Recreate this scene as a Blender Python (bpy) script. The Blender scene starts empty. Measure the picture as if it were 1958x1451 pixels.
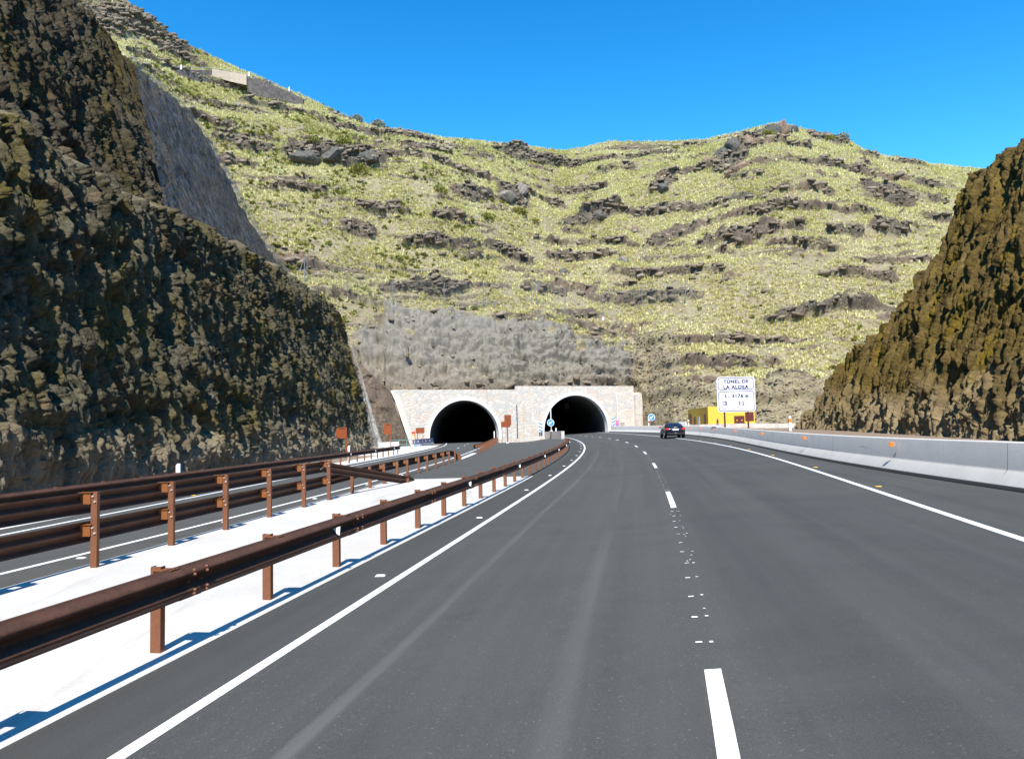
import bpy, bmesh, math, random
import numpy as np
from mathutils import Vector, Matrix
random.seed(7); RNG=np.random.default_rng(11)
C=bpy.context.scene.collection
sc=bpy.context.scene
# ------------------------------------------------------------ noise
def _h(ix,iy,iz):
    h=(ix*374761393+iy*668265263+iz*2147483647%4294967291+iz*1274126177)&0xffffffff
    h=((h^(h>>13))*1274126177)&0xffffffff
    return (h^(h>>16))&0xffffffff
def perlin(x,y,z=None):
    x=np.asarray(x,float);y=np.asarray(y,float);z=np.zeros_like(x) if z is None else np.asarray(z,float)
    xi=np.floor(x).astype(np.int64);yi=np.floor(y).astype(np.int64);zi=np.floor(z).astype(np.int64)
    xf=x-xi;yf=y-yi;zf_=z-zi
    u=xf*xf*xf*(xf*(xf*6-15)+10);v=yf*yf*yf*(yf*(yf*6-15)+10);w=zf_*zf_*zf_*(zf_*(zf_*6-15)+10)
    def g(a,b,c):
        h=_h(xi+a,yi+b,zi+c)
        gx=((h&255)/127.5-1);gy=(((h>>8)&255)/127.5-1);gz=(((h>>16)&255)/127.5-1)
        return gx*(xf-a)+gy*(yf-b)+gz*(zf_-c)
    L=lambda t,a,b:a+t*(b-a)
    return L(w,L(v,L(u,g(0,0,0),g(1,0,0)),L(u,g(0,1,0),g(1,1,0))),L(v,L(u,g(0,0,1),g(1,0,1)),L(u,g(0,1,1),g(1,1,1))))
def fbm(x,y,z=None,o=4,lac=2.03,gain=.5):
    z=np.zeros_like(x) if z is None else z
    s=0;a=1;k=1
    for i in range(o):
        s=s+a*perlin(x*k+17.3*i,y*k+5.1*i,z*k+9.7*i);a*=gain;k*=lac
    return s
def ridged(x,y,z=None,o=3):
    z=np.zeros_like(x) if z is None else z
    s=0;a=1;k=1
    for i in range(o):
        s=s+a*(1-2*np.abs(perlin(x*k+7.3*i,y*k+3.1*i,z*k)));a*=.5;k*=2.1
    return s
def worley(u,v):
    ui=np.floor(u).astype(np.int64);vi=np.floor(v).astype(np.int64)
    f1=np.full(u.shape,9.);f2=np.full(u.shape,9.);cid=np.zeros(u.shape)
    for a in(-1,0,1):
        for b in(-1,0,1):
            h=_h(ui+a,vi+b,ui*0+3)
            px=ui+a+(h&1023)/1023.;py=vi+b+((h>>10)&1023)/1023.;r=((h>>20)&1023)/1023.
            d=np.hypot(px-u,py-v)
            c=d<f1
            f2=np.where(c,f1,np.minimum(f2,d));cid=np.where(c,r,cid);f1=np.where(c,d,f1)
    return f1,f2,cid
def facet(u,v,tu=1.2,tv=1.2):
    """angular broken rock: every cell is a tilted plane"""
    ui=np.floor(u).astype(np.int64);vi=np.floor(v).astype(np.int64)
    f1=np.full(u.shape,9.);out=np.zeros(u.shape)
    for a in(-1,0,1):
        for b in(-1,0,1):
            h=_h(ui+a,vi+b,ui*0+11);g=_h(ui+a,vi+b,ui*0+29)
            du=u-(ui+a+(h&1023)/1023.);dv=v-(vi+b+((h>>10)&1023)/1023.);d=np.hypot(du,dv);c=d<f1
            val=((h>>20)&1023)/1023.-.5+tu*((g&1023)/1023.-.5)*du+tv*(((g>>10)&1023)/1023.-.5)*dv
            out=np.where(c,val,out);f1=np.where(c,d,f1)
    return out
def ss(a,b,x):
    t=np.clip((x-a)/(b-a),0,1);return t*t*(3-2*t)
def poly(c,y,lo=0,hi=126):
    yc=np.clip(y,lo,hi);return np.polyval(c,yc)+(y-yc)*np.polyval(np.polyder(c),yc)
# ------------------------------------------------------------ road alignment (x as a function of distance y, metres)
pLL=[4.8778e-10,-8.3924e-08,-4.4865e-06,0.00023208,0.16196,-3.1808]
pDL=[2.6881e-09,-7.033e-07,5.7338e-05,-0.0026711,0.22823,0.20951]
pRL=[-1.6691e-09,6.4899e-07,-8.6616e-05,0.0031907,0.16958,4.5474]
pBB=[2.4139e-09,-4.3613e-07,-7.2886e-06,0.003258,0.025147,8.5999]
pR1=[-1.2884e-05,0.00065188,0.14964,-4.2866]
pR2=[-0.00046729,0.10733,-7.4809]
pLR=[6.0601e-06,-0.0016848,0.16458,-9.0761]
pLn=[-3.9301e-08,8.5086e-08,0.00032595,0.024791,-10.98]
xLL=lambda y:poly(pLL,y);xDL=lambda y:poly(pDL,y);xRL=lambda y:poly(pRL,y);xBB=lambda y:poly(pBB,y)
xR1=lambda y:poly(pR1,y,0,70)
xR2=lambda y:poly(pR2,y,0,54)
xLR=lambda y:poly(pLR,y,8,106)
xLn=lambda y:poly(pLn,y,12,104)
rise=lambda y:.65*ss(20,125,y)
def zR(x,y):
    l=xLL(y);return rise(y)*ss(l-6,l,x)+.048*np.clip(x-l,0,11)
xCE=lambda y:xR1(y)+.3                        # right edge of the median concrete
def xRE(y):                                   # right edge of the left carriageway
    t=ss(40,58,y);return (xR2(np.minimum(y,54))-.28)*(1-t)+(xLR(y)+.75)*t
xLE=lambda y:xLn(y)-.75
# ------------------------------------------------------------ hill (numpy)
LPd=np.array([.9187,.395]);LP0=np.array([-17.,106.]);RPd=np.array([.9253,.3793]);RP0=np.array([.5,115.5])
ridge=np.array([[-220,140,175],[-139.4,150,135],[-106.8,152,110.1],[-84.1,160,99.3],[-78.1,162,95.7],[-74.2,164,92.2],[-68.7,168,90.4],[-60.9,170,87.2],[-49.4,175,83.8],[-42.4,180,81.7],[-35.4,184,80.1],[-27.9,187,79.8],[-16.2,191,78.4],[-5.4,196,79.1],[4.6,202,80.3],[15.1,208,80.9],[19.8,210,82],[28.6,208,83.3],[41.5,205,81.5],[55.1,201,80.6],[64,197,81],[72.5,193,81.3],[79.8,194,80.1],[92.2,197,78.1],[97.3,199,75.9],[105.8,202,74.6],[119.6,206,73.5],[134.6,210,73.5],[156.2,212,71.7],[203.9,215,64.5],[300,215,60]])
ra=ridge[:,0]/ridge[:,1]
def hill_base(a,t):
    Yr=np.interp(a,ra,ridge[:,1]);Zr=np.interp(a,ra,ridge[:,2])
    fa=[-1.2,-.35,-.21,-.176,-.158,.168,.18,.195,.215,.25,.4,.6,1.3]
    Yf=np.interp(a,fa,[90,92,97,102,107.5,125.5,122,117,112,106,100,95,90])
    wL=115.2/(1-.43*a);wR=117.6/(1-.41*a)
    q_=ss(-.006,.02,a);wall=wL*(1-q_)+wR*q_;inw=(a>-.158)&(a<.168)
    Yf=np.where(inw,wall,Yf)
    Zf=np.interp(a,fa,[0,-.5,-.5,0,7.3,7.9,3.5,1.4,1.3,1.4,1.8,2,2])
    Zf=np.where(inw,7.5+.6*q_,Zf)
    ca=[-1.2,-.5,-.25,-.17,-.05,.05,.1,.168,.2,.3,.5,1.3]
    Yk=np.interp(a,ca,[112,115,120,126,130,132,134,135,127,120,114,108])
    Zk=np.interp(a,ca,[40,32,25,24,23,21.5,20,19,15,14.5,15,15])
    tk=.2
    lo=np.clip(t/tk,0,1);hi=np.clip((t-tk)/(1-tk),0,1)
    B=np.interp(a,[-.6,-.3,-.1,.0,.07,.15,.35,.5],[0,3,-7,2,9,3,-4,0])
    loz=lo+.12*np.sin(np.pi*lo)*((a>-.17)&(a<.18))
    Y=np.where(t<tk,Yf+(Yk-Yf)*lo,Yk+(Yr-Yk)*hi+B*np.sin(np.pi*hi))
    Z=np.where(t<tk,Zf+(Zk-Zf)*loz,Zk+(Zr-Zk)*(hi+.05*np.sin(np.pi*hi)))
    back=np.clip(t-1,0,1)
    Y=Y+back*200;Z=Z-back*25-back*back*120
    return a*Y,Y,Z
# outcrops: x, z, half width, half height, tilt (dz/dx), jut
OUT=[]
def hill_grid(nc,nr):
    a=np.concatenate([np.linspace(-.95,-.62,40)[:-1],np.linspace(-.62,.72,nc),np.linspace(.72,1.2,30)[1:]])
    t=np.concatenate([[-.02,-.01],np.linspace(0,1.0,nr),1+np.linspace(.004,.6,14)])
    A,T=np.meshgrid(a,t)
    X,Y,Z=hill_base(A,T)
    e=1e-3
    xx,yy,zz=hill_base(A,T+e)
    dY=yy-Y;dZ=zz-Z;n=np.hypot(dY,dZ)+1e-9
    ny=-dZ/n;nz=dY/n                               # outward normal in the y-z plane
    live=ss(0,.02,T);sk=(T<0)&((A<-.152)|(A>.160));Z=np.where(sk,Z+(Z+1.4)*T*50,Z);Y=np.where(T<0,Y-.1,Y)
    edge=live*(1-.75*ss(.93,1.0,T))
    big=fbm(X/34,Y/34,Z/34,o=3)
    med=fbm(X/9,Y/9,Z/9,o=4)
    fine=fbm(X/1.7,Y/1.7,Z/1.7,o=3)
    strat=Z+5.5*fbm(X/48+3,Y/60,X*0,o=3)+.06*X
    an=A+.022*fbm(X/8,Z/5,o=4);cut=ss(-.222,-.188,an)*ss(.185,.155,an)*ss(.185,.15,T+.05*med+.05*ss(.06,.15,an)+.05*big+.03*fbm(X/5,Z/3,o=3))
    def ledge(S,w,mx,mz,off,lo,hi):
        ph=strat/S+.30*fbm(X/9+off,Y/9,Z/7,o=3)+off;k=np.floor(ph);fr=ph-k
        mk=ss(lo,hi,fbm(X/mx+k*7.7+off,k*3.3+Z/mz,o=4))*ss(1.02,.9,T)
        return np.where(fr<w,ss(0,w,fr),1-ss(w,1,fr)**.7)*mk,fr,mk
    led,fr,M=ledge(5.4,.07,30,30,0.,-.02,.16);led2,fr2,M2=ledge(1.9,.12,16,9,4.3,.05,.3)
    M=M*(1-cut);M2=M2*(1-.3*cut)
    f1,f2,cid=worley(X/2.0+.8*med,strat/.85+.5*fine)
    brk=ss(-.35,.1,fbm(X/3.1,Z/1.3,Y/4,o=3))
    rock=np.clip(M*ss(.22,.05,np.abs(fr-.11))*1.25*(.35+.65*brk)+M2*.7*ss(.5,.15,fr2)*brk+.75*ss(.1,.42,fbm(X/24,Z/3.2,Y/26,o=5))-.08,0,1)
    rock=np.maximum(rock,cut*(1-.9*ss(.2,.45,fbm(X/8,Z/5,o=3))))
    dark=ss(.05,.4,fbm(X/22+4,Z/9,o=3))
    up=ss(-.40,-.46,A)*ss(78,90,Z+4*med);rock=np.maximum(rock,up*ss(-.25,.05,fbm(X/12,Z/3,o=3)));dark=np.maximum(dark,up)
    jut=np.zeros_like(X)
    for (ox,oz,rx,rz,tl,j) in OUT:
        dx=X-ox;dz=Z-oz-tl*dx
        q=np.hypot(dx/rx,dz/rz)+.45*med
        m=ss(1.05,.75,q)
        jut=np.maximum(jut,m*j);rock=np.maximum(rock,m);dark=np.maximum(dark,m)
    bare=ss(.150,.175,A+.01*med)*ss(.25,.20,A+.012*med)*ss(21,15,Z+2*med)+ss(.16,.18,A)*ss(8.5,6.0,Z+1.6*med);bare=np.clip(bare,0,1)
    halo=ss(-.235,-.18,an)*ss(.215,.17,an)*ss(.27,.17,T)*(1-cut);rock=np.maximum(rock,.75*halo*ss(-.2,.15,fbm(X/6,Z/3,o=3)));rock=rock*(1-.75*bare)
    rock=np.where(T>1,.3,rock)
    rr=ss(.25,.75,rock)
    d=big*2.6*edge+med*.75*edge+led*1.35*edge+led2*.55*edge+fine*.22*edge
    d=d+rr*edge*(.9*facet(X/1.9+.8*med,strat/.8+.5*fine)+.5*facet(X/.8+med,strat/.4)+fine*.2)
    d=d+jut*(.35+.9*cid)*edge
    lay=np.mod(Z/3.4+.35*fbm(X/14,Z/9,o=3)+.03*X,1)
    d=d+cut*edge*(.55*ridged(X/7+.4*med,Y/9,Z/3.0,o=4)-.3+1.3*fbm(X/15,Z/7.5,o=3)+.7*ss(0,.10,lay)*ss(1,.5,lay)+.6*facet(X/2.6+.5*med,Z/1.2)+.25*facet(X/.9+.5*med,Z/.6)+.15*fbm(X/.9,Z/.6,o=3)-.4*ss(.12,.02,np.abs(perlin(X/2.2+.3*med,Z/6+3)))*ss(0,.2,fbm(X/6,Z/5,o=2)))
    Y=Y+ny*d;Z=Z+nz*d
    return X,Y,Z,rock,dark,cut*live,A,T,bare
#HILL_END
# ------------------------------------------------------------ helpers
def tag(o,label,cat,group=None):
    o['label']=label;o['category']=cat
    if group:o['group']=group
    return o
def struct(o):o['kind']='structure';return o
def link(o,parent=None):
    C.objects.link(o)
    if parent is not None:o.parent=parent
    return o
def thing(name,label,cat,loc=(0,0,0),rotz=0,group=None):
    o=bpy.data.objects.new(name,None);o.location=loc;o.rotation_euler=(0,0,rotz);o.empty_display_size=.2
    C.objects.link(o);return tag(o,label,cat,group)
def np_mesh(name,V,F,m,parent=None,attrs=None,uv=None,smooth=False,loc=None):
    V=np.asarray(V,np.float32).reshape(-1,3);me=bpy.data.meshes.new(name)
    me.vertices.add(len(V));me.vertices.foreach_set('co',V.ravel())
    F=np.asarray(F,np.int32);n,k=F.shape
    me.loops.add(n*k);me.loops.foreach_set('vertex_index',F.ravel())
    me.polygons.add(n);me.polygons.foreach_set('loop_start',np.arange(n,dtype=np.int32)*k)
    me.polygons.foreach_set('loop_total',np.full(n,k,np.int32))
    if smooth:me.polygons.foreach_set('use_smooth',np.ones(n,bool))
    me.update(calc_edges=True)
    for an,av in (attrs or {}).items():
        at=me.attributes.new(an,'FLOAT','POINT');at.data.foreach_set('value',np.asarray(av,np.float32).ravel())
    if uv is not None:
        l=me.uv_layers.new(name='UVMap');l.data.foreach_set('uv',np.asarray(uv,np.float32)[F.ravel()].ravel())
    me.materials.append(m);me.validate()
    o=bpy.data.objects.new(name,me);link(o,parent)
    if loc is not None:o.location=loc
    return o
def grid_faces(r,c):
    i=np.arange(r*c).reshape(r,c)
    return np.stack([i[:-1,:-1],i[:-1,1:],i[1:,1:],i[1:,:-1]],-1).reshape(-1,4)
def grid_mesh(name,X,Y,Z,m,parent=None,attrs=None,uv=None,smooth=False,flip=False):
    r,c=X.shape;F=grid_faces(r,c)
    if flip:F=F[:,::-1]
    return np_mesh(name,np.stack([X,Y,Z],-1),F,m,parent,attrs,None if uv is None else np.stack(uv,-1).reshape(-1,2),smooth)
def bm_obj(name,bm,m,parent=None,smooth=False):
    me=bpy.data.meshes.new(name);bmesh.ops.recalc_face_normals(bm,faces=bm.faces);bm.to_mesh(me);bm.free()
    if smooth:
        for p in me.polygons:p.use_smooth=True
    me.materials.append(m);o=bpy.data.objects.new(name,me);return link(o,parent)
def box(bm,cx,cy,cz,sx,sy,sz,bev=0,rot=None):
    g=bmesh.ops.create_cube(bm,size=1);vs=g['verts']
    bmesh.ops.scale(bm,vec=(sx,sy,sz),verts=vs)
    if bev:
        es=list({e for v in vs for e in v.link_edges})
        r=bmesh.ops.bevel(bm,geom=es,offset=bev,segments=2,profile=.5,affect='EDGES');vs=list({v for f in r['faces'] for v in f.verts}|{v for v in vs if v.is_valid})
    if rot is not None:bmesh.ops.rotate(bm,cent=(0,0,0),matrix=rot,verts=vs)
    bmesh.ops.translate(bm,vec=(cx,cy,cz),verts=vs)
def cyl(bm,p0,p1,r0,r1=None,n=12):
    p0=Vector(p0);p1=Vector(p1);d=p1-p0
    M=Matrix.Translation((p0+p1)/2)@d.to_track_quat('Z','Y').to_matrix().to_4x4()
    bmesh.ops.create_cone(bm,cap_ends=True,segments=n,radius1=r0,radius2=r0 if r1 is None else r1,depth=d.length,matrix=M)
def bxo(name,m,parent,c,s,bev=0,rot=None):
    bm=bmesh.new();box(bm,*c,*s,bev,rot);return bm_obj(name,bm,m,parent)
def cyo(name,m,parent,p0,p1,r0,r1=None,n=12):
    bm=bmesh.new();cyl(bm,p0,p1,r0,r1,n);return bm_obj(name,bm,m,parent,False)
def prism(name,m,parent,pts,y0,y1):
    """extrude an x-z outline from y0 to y1"""
    bm=bmesh.new();a=[bm.verts.new((x,y0,z)) for x,z in pts];b=[bm.verts.new((x,y1,z)) for x,z in pts];n=len(pts)
    bm.faces.new(a);bm.faces.new(b[::-1])
    for i in range(n):bm.faces.new((a[i],b[i],b[(i+1)%n],a[(i+1)%n]))
    return bm_obj(name,bm,m,parent)
# ------------------------------------------------------------ materials
class NT:
    def __init__(s,name):
        s.m=bpy.data.materials.new(name);s.m.use_nodes=True;s.t=s.m.node_tree;s.n=s.t.nodes;s.b=s.n['Principled BSDF'];s.out=s.n['Material Output']
    def add(s,ty,**k):
        n=s.n.new(ty)
        for a,v in k.items():
            if a.startswith('i_'):
                key=a[2:]
                key=int(key) if key.isdigit() else key.replace('_',' ')
                s.put(n.inputs[key],v)
            else:setattr(n,a,v)
        return n
    def put(s,inp,v):
        if isinstance(v,bpy.types.NodeSocket):s.t.links.new(v,inp)
        else:
            if isinstance(v,(tuple,list)) and len(v)==3 and inp.type=='RGBA':v=(*v,1)
            inp.default_value=v
    def set(s,**k):
        for a,v in k.items():s.put(s.b.inputs[a.replace('_',' ')],v)
        return s
    def coord(s,kind='Object',scale=(1,1,1),loc=(0,0,0)):
        c=s.add('ShaderNodeTexCoord');mp=s.add('ShaderNodeMapping');s.t.links.new(c.outputs[kind],mp.inputs['Vector'])
        mp.inputs['Scale'].default_value=scale;mp.inputs['Location'].default_value=loc;return mp.outputs[0]
    def noise(s,vec,scale,detail=4,rough=.55,dist=0):
        n=s.add('ShaderNodeTexNoise');s.put(n.inputs['Vector'],vec);n.inputs['Scale'].default_value=scale;n.inputs['Detail'].default_value=detail;n.inputs['Roughness'].default_value=rough;n.inputs['Distortion'].default_value=dist;return n.outputs[0]
    def vor(s,vec,scale,feature='F1',rnd=1,out=0):
        n=s.add('ShaderNodeTexVoronoi',feature=feature);s.put(n.inputs['Vector'],vec);n.inputs['Scale'].default_value=scale;n.inputs['Randomness'].default_value=rnd;return n.outputs[out] if isinstance(out,int) else n.outputs[out]
    def ramp(s,f,stops,interp='LINEAR'):
        n=s.add('ShaderNodeValToRGB');n.color_ramp.interpolation=interp;e=n.color_ramp.elements
        while len(e)<len(stops):e.new(.5)
        for i,(p,c) in enumerate(stops):
            e[i].position=p
            if isinstance(c,(int,float)):c=(c,c,c)
            e[i].color=(*c,1)
        s.put(n.inputs[0],f);return n.outputs[0]
    def mix(s,f,a,b,mode='MIX'):
        n=s.add('ShaderNodeMix',data_type='RGBA',blend_type=mode);s.put(n.inputs[0],f);s.put(n.inputs[6],a);s.put(n.inputs[7],b);return n.outputs[2]
    def math(s,op,a,b=0,clamp=False):
        n=s.add('ShaderNodeMath',operation=op,use_clamp=clamp);s.put(n.inputs[0],a);s.put(n.inputs[1],b);return n.outputs[0]
    def attr(s,name,out='Fac'):
        n=s.add('ShaderNodeAttribute',attribute_name=name);return n.outputs[out]
    def bump(s,h,st=.4,dist=.05):
        n=s.add('ShaderNodeBump');n.inputs['Strength'].default_value=st;n.inputs['Distance'].default_value=dist;s.put(n.inputs['Height'],h);s.t.links.new(n.outputs[0],s.b.inputs['Normal'])
def simple(name,col,rough=.6,metal=0,var=.12,scale=6,spec=None):
    t=NT(name);v=t.coord();n=t.noise(v,scale,4)
    c=t.ramp(n,[(.3,tuple(x*(1-var) for x in col)),(.7,tuple(min(1,x*(1+var)) for x in col))])
    t.set(Base_Color=c,Roughness=rough,Metallic=metal)
    if spec is not None:t.b.inputs['Specular IOR Level'].default_value=spec
    return t.m
def m_asphalt(name,base,streak=False):
    t=NT(name);v=t.coord()
    n=t.noise(v,.35,5,.6);g=t.noise(v,90,3,.7);w=t.vor(v,55)
    c=t.ramp(n,[(.3,tuple(x*.86 for x in base)),(.7,tuple(x*1.15 for x in base))])
    c=t.mix(.7,c,t.ramp(g,[(.34,tuple(x*.35 for x in base)),(.66,tuple(x*1.9 for x in base))]))
    sp=t.noise(v,38,2,.5);c=t.mix(t.ramp(sp,[(.66,0),(.74,.75)]),c,(.26,.25,.225));pt=t.noise(v,.9,5,.7,.8);c=t.mix(t.ramp(pt,[(.5,0),(.72,.45)]),c,tuple(x*.6 for x in base))
    if streak:
        uv=t.add('ShaderNodeUVMap',uv_map='UVMap');sx=t.add('ShaderNodeSeparateXYZ');t.put(sx.inputs[0],uv.outputs[0])
        u=sx.outputs[0]
        al=t.add('ShaderNodeMapping');t.put(al.inputs[0],uv.outputs[0]);al.inputs['Scale'].default_value=(1,.06,1)
        brk=t.ramp(t.noise(al.outputs[0],1.5,4,.6),[(.36,.1),(.62,1)])
        wob=t.math('MULTIPLY',t.math('SUBTRACT',t.noise(al.outputs[0],.8,2),.5),.25)
        uu=t.math('ADD',u,wob)
        far=t.add('ShaderNodeMapRange',i_1=6.0,i_2=42.0,i_3=1.0,i_4=.25);t.put(far.inputs[0],sx.outputs[1])
        for pos,wd,st,col in ((1.06,.10,.85,(.185,.183,.172)),(2.62,.13,.55,(.16,.158,.15)),(5.2,.35,.22,(.10,.105,.11)),(7.0,.4,.2,(.10,.105,.11)),(3.2,.5,.25,(.10,.1,.1)),(1.9,.4,.2,(.095,.095,.095))):
            d=t.math('ABSOLUTE',t.math('SUBTRACT',uu,pos));f=t.add('ShaderNodeMapRange',interpolation_type='SMOOTHSTEP',i_1=wd,i_2=wd*.25,i_3=0.0,i_4=st);t.put(f.inputs[0],d)
            c=t.mix(t.math('MULTIPLY',t.math('MULTIPLY',f.outputs[0],brk),far.outputs[0]),c,col)
        for pos,wd,st in ((.55,.25,.35),(1.6,.3,.3),(4.4,.5,.35),(6.1,.45,.35)):
            d=t.math('ABSOLUTE',t.math('SUBTRACT',uu,pos));f=t.add('ShaderNodeMapRange',interpolation_type='SMOOTHSTEP',i_1=wd,i_2=wd*.2,i_3=0.0,i_4=st);t.put(f.inputs[0],d);c=t.mix(t.math('MULTIPLY',f.outputs[0],brk),c,(.042,.042,.044))
        f=t.add('ShaderNodeMapRange',i_1=3.6,i_2=4.6,i_3=0.0,i_4=.35);t.put(f.inputs[0],u);c=t.mix(f.outputs[0],c,(.043,.046,.049))
        lp=t.noise(v,.18,5,.7,1.0);c=t.mix(t.ramp(lp,[(.42,0),(.62,.35)]),c,(.095,.094,.086))
        f=t.add('ShaderNodeMapRange',i_1=.0,i_2=-.25,i_3=0.0,i_4=.55);t.put(f.inputs[0],u);c=t.mix(f.outputs[0],c,(.034,.034,.033))
        ln=t.add('ShaderNodeMapping');t.put(ln.inputs[0],uv.outputs[0]);ln.inputs['Scale'].default_value=(2.2,.035,1)
        c=t.mix(.35,c,t.ramp(t.noise(ln.outputs[0],1,5,.6),[(.3,tuple(x*.7 for x in base)),(.7,tuple(x*1.45 for x in base))]))
        for pos in (27.5,52.):
            wv=t.math('ADD',sx.outputs[1],t.math('MULTIPLY',u,-.12))
            d=t.math('ABSOLUTE',t.math('SUBTRACT',wv,pos));f=t.add('ShaderNodeMapRange',i_1=.12,i_2=.03,i_3=0.0,i_4=.6);t.put(f.inputs[0],d)
            c=t.mix(f.outputs[0],c,(.03,.03,.032))
    t.set(Base_Color=c,Roughness=.88);t.b.inputs['Specular IOR Level'].default_value=.25
    t.bump(g,.35,.01);return t.m
M={}
M['asphalt']=m_asphalt('asphalt',(.064,.064,.0585),True)
M['asphalt_plain']=m_asphalt('asphalt_gore',(.072,.072,.066))
def m_concrete(name,a,b,sc=.8,crack=False,bumpst=.15,drip=False):
    t=NT(name);v=t.coord();n=t.noise(v,sc,6,.6);g=t.noise(v,25,3)
    c=t.ramp(n,[(.3,a),(.7,b)]);c=t.mix(.25,c,t.ramp(g,[(.35,tuple(x*.7 for x in a)),(.65,b)]))
    if crack:
        st=t.coord('Object',(1,.12,1));s=t.noise(st,1.2,6,.7,.6);c=t.mix(t.ramp(s,[(.56,0),(.70,.6)]),c,(.36,.31,.25));big_=t.noise(v,.25,5,.65,.5);c=t.mix(t.ramp(big_,[(.48,0),(.66,.5)]),c,(.44,.40,.34))
        k=t.noise(v,16,2);c=t.mix(t.ramp(k,[(.72,0),(.76,.5)]),c,(.2,.18,.15))
    if drip:
        dv=t.coord('Object',(1,1,.12));dn=t.noise(dv,2.2,5,.7);c=t.mix(t.ramp(dn,[(.60,0),(.76,.4)]),c,(.38,.36,.32))
        hv=t.coord('Object',(.4,.25,4));hn=t.noise(hv,1.1,4,.6);c=t.mix(t.ramp(hn,[(.64,0),(.72,.4)]),c,(.2,.195,.19))
    t.set(Base_Color=c,Roughness=.85);t.bump(g,bumpst,.01);return t.m
M['concrete']=m_concrete('median_concrete',(.50,.475,.435),(.62,.60,.56),.5,True)
M['barrier']=m_concrete('barrier_concrete',(.61,.585,.53),(.71,.69,.635),1.2,False,.012,True)
M['white_conc']=m_concrete('pale_concrete',(.72,.71,.68),(.8,.8,.77),1)
t=NT('road_paint');v=t.coord();w=t.noise(v,14,5,.7)
w2=t.noise(v,60,3,.7);wc=t.ramp(w,[(.3,(.58,.58,.57)),(.5,(.82,.82,.82))]);t.set(Base_Color=t.mix(t.ramp(w2,[(.60,0),(.68,.75)]),wc,(.14,.14,.14)),Roughness=.7);M['paint']=t.m
M['white']=simple('white_plastic',(.82,.82,.82),.4,var=.03)
M['orange']=simple('orange_reflector',(.9,.22,.02),.3,var=.08)
M['studor']=simple('amber_stud',(.75,.38,.03),.4)
M['red']=simple('red_plastic',(.7,.03,.02),.35)
M['blue']=simple('sign_blue',(.02,.25,.75),.35,var=.03)
M['navy']=simple('sign_ink',(.012,.012,.12),.5,var=.03)
M['pale_ink']=simple('sign_faded_ink',(.16,.17,.34),.5,var=.03)
M['fencesteel']=simple('fence_steel',(.30,.31,.32),.5,.4,var=.1);M['galv']=simple('galvanised_steel',(.55,.57,.6),.45,.6,var=.1)
M['bolt']=simple('bolt_zinc',(.75,.75,.7),.35,.5,var=.05)
def m_rust(name,a,b,rough=.55):
    t=NT(name);v=t.coord('Object',(1,1,1));n=t.noise(v,2.2,6,.65);g=t.noise(v,30,3,.6)
    c=t.ramp(n,[(.32,a),(.68,b)]);c=t.mix(.3,c,t.ramp(g,[(.3,tuple(x*.6 for x in a)),(.7,tuple(x*1.2 for x in b))]))
    t.set(Base_Color=c,Roughness=rough,Metallic=.15);return t.m
M['rail']=m_rust('brown_rail',(.05,.021,.011),(.12,.05,.027),.8)
M['post']=m_rust('brown_post',(.15,.058,.026),(.23,.09,.04),.75)
M['block']=m_rust('brown_block',(.20,.068,.018),(.29,.10,.026),.6)
M['signback']=m_rust('brown_sign_back',(.21,.045,.007),(.28,.062,.010),.6)
M['darkbrown']=simple('dark_brown_metal',(.11,.025,.015),.5)
M['yellow']=simple('ochre_render',(.72,.46,.05),.85,var=.05,scale=1.5)
M['black']=simple('dark_rubber',(.012,.012,.012),.7)
M['gap']=simple('near_black_matte',(.02,.02,.021),.9)
M['carpaint']=simple('car_paint_navy',(.006,.008,.02),.18,0,.1,spec=.6)
M['carwhite']=simple('car_paint_white',(.75,.75,.74),.25,0,.04)
M['glass']=simple('car_glass',(.02,.035,.06),.06,0,.1)
M['chrome']=simple('chrome_badge',(.8,.8,.8),.15,.9)
M['lining']=simple('tunnel_lining',(.16,.16,.155),.9,var=.2,scale=.5)
M['teal']=simple('teal_rail_paint',(.12,.3,.28),.5)
M['pink']=simple('faded_red_plastic',(.8,.2,.35),.4)
M['bluegrey']=simple('blue_grey_steel',(.22,.24,.36),.5,.2)
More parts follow.
